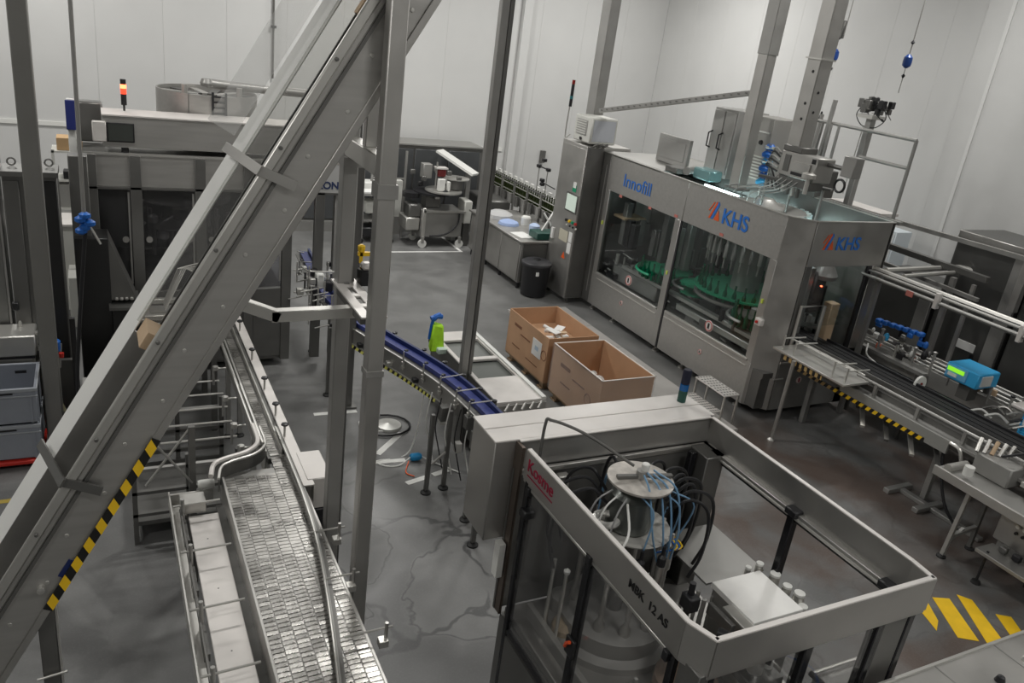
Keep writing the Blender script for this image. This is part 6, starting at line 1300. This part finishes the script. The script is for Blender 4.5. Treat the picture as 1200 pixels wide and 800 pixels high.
# low cabinets
lc2 = thing('low_cabinet', (7.4, 13.8, 0), 'long low grey cabinet with two doors and bench top beside the bottle conveyor', 'cabinet')
MB().box(6.95,7.95,12.75,15.1,.12,.90).build('body', STEELM, lc2, .008); MB().box(6.9,8.0,12.70,15.15,.90,.94).build('top', STEEL, lc2, .006)
for a,b in ((12.78,13.55),(13.57,14.3),(14.32,15.05)): MB().box(6.93,6.95,a,b,.16,.87).build('door', STEEL, lc2, .004)
MB().box(7.0,7.9,12.73,12.75,.16,.87).build('end_panel', STEELD, lc2)
for y in (12.8,13.6,14.3,15.0): MB().cyl((7.0,y,0),(7.0,y,.12),.03,8).build('foot', BLACK, lc2)
def bench(name, lab, cat, mb, mm, bev=.004): return tag(mb.build(name, mm, None, bev), lab, cat)
bench('paper_sheet','white paper sheet lying on the long low cabinet','paper',MB().cbox((7.15,13.15,.944),(.30,.42,.006),.1),PAPER)
bench('green_tray','dark green tray standing on the near end of the long low cabinet','tray',MB().cbox((7.55,12.95,1.01),(.55,.34,.13)),DGREEN,.01)
bench('tool_stand','small white crossed stand on the green tray','stand',MB().beam((7.45,12.95,1.08),(7.75,13.1,1.42),.03,.03).beam((7.72,12.95,1.08),(7.52,13.08,1.40),.03,.03),PAPER)
bench('blue_cloth','crumpled blue and white cloth on the long low cabinet','cloth',MB().lathe((7.25,13.95,.94), [(.22,0),(.2,.05),(.1,.09),(0,.10)], 9),mat('pale_blue_cloth',(.35,.45,.70),.8))
bench('white_cup','white round pot on the long low cabinet','pot',MB().lathe((7.6,13.9,.94), [(.09,0),(.10,.15),(.08,.18)], 14),WHITE,0)
bench('blue_pot','small blue and white pot next to the green tray','pot',MB().lathe((7.55,13.42,.94), [(.10,0),(.11,.12),(.05,.16)], 14),mat('pale_blue_pot',(.45,.55,.75),.5),0)
bench('bag_heap','pale plastic bag lying near the far end of the long low cabinet','bag',MB().lathe((7.3,14.5,.94), [(.30,0),(.28,.08),(.15,.14),(0,.15)], 10),mat('pale_bag',(.5,.5,.5),.4))
bench('pink_sheet','pinkish printed sheet hanging behind the tool stand','paper',MB().box(8.08,8.10,13.0,13.5,1.15,1.42),mat('pink_sheet',(.62,.50,.48),.6))
t = thing('waste_bin', (7.13, 12.40, 0), 'round black waste bin with a domed lid beside the control cabinet', 'bin')
MB().lathe((7.13,12.40,0), [(.20,0),(.235,.02),(.265,.58),(.275,.60)], 28).build('body', BLACK, t); MB().lathe((7.13,12.40,.60), [(.285,0),(.285,.04),(.24,.07),(.06,.085),(.0,.085)], 28).build('lid', mat('lid_black',(.045,.045,.05),.35), t); MB().lathe((7.13,12.40,.685), [(.07,0),(.06,.02),(0,.02)], 14).build('lid_knob', BLACK, t)
MB().box(7.0,7.05,12.12,12.15,.45,.52).build('handle_tag', PAPER, t)
ct = thing('camera_stand', (8.3, 14.4, 1.0), 'thin stand carrying black cameras and a small dark monitor in front of the wall', 'stand')
MB().cyl((8.62,14.2,0),(8.62,14.2,1.55),.02,8).build('pole', BLACK, ct); MB().box(8.56,8.60,13.96,14.28,1.50,1.76).build('monitor', STEELD, ct, .01); MB().box(8.55,8.56,13.99,14.25,1.53,1.73).build('monitor_screen', SCREEN, ct)
MB().cyl((8.4,14.7,1.92),(8.4,15.1,1.92),.015,8).build('cross_bar', BLACK, ct); MB().cyl((8.4,14.3,1.6),(8.4,14.9,1.62),.012,8).build('cross_bar', BLACK, ct); MB().cyl((8.4,14.7,1.0),(8.4,14.7,1.95),.012,8).build('rod', STEELM, ct); MB().cyl((8.4,15.08,1.0),(8.4,15.08,1.92),.012,8).build('rod', STEELM, ct)
for y,z in ((14.68,1.92),(15.1,1.92),(14.9,2.08),(14.88,1.66),(14.86,1.58)): MB().box(8.36,8.44,y-.05,y+.05,z-.035,z+.035).build('camera', BLACK, ct, .01)
for k in range(12):
    y = 13.0+.33*k
    MB().cyl((8.08,y,.98),(8.08,y,1.20),.05,10).build('drive_unit', STEELD if k % 2 else STEELM, bo)
# small conduits on the back wall
t = thing('wall_conduit', (3.36, 17.96, 2.96), 'thin dark conduit with a box running up the back wall, above the elevator', 'pipe')
MB().cyl((3.36,17.94,2.96),(3.36,17.94,7.6),.022,8).build('pipe', STEELD, t); MB().box(3.31,3.41,17.88,17.96,3.95,4.0).build('clip', BLACK, t)
t = thing('wall_bracket', (9.4,17.9,1.5), 'small dark fitting on the back wall near the corner', 'fitting'); MB().box(9.98,10.1,17.9,17.98,1.5,1.8).build('fitting', STEELD, t)
for w_ in [m for m in bpy.data.materials if not m.users]: bpy.data.materials.remove(w_)
for o in scene.objects:
    if 'wloc' in o: del o['wloc']
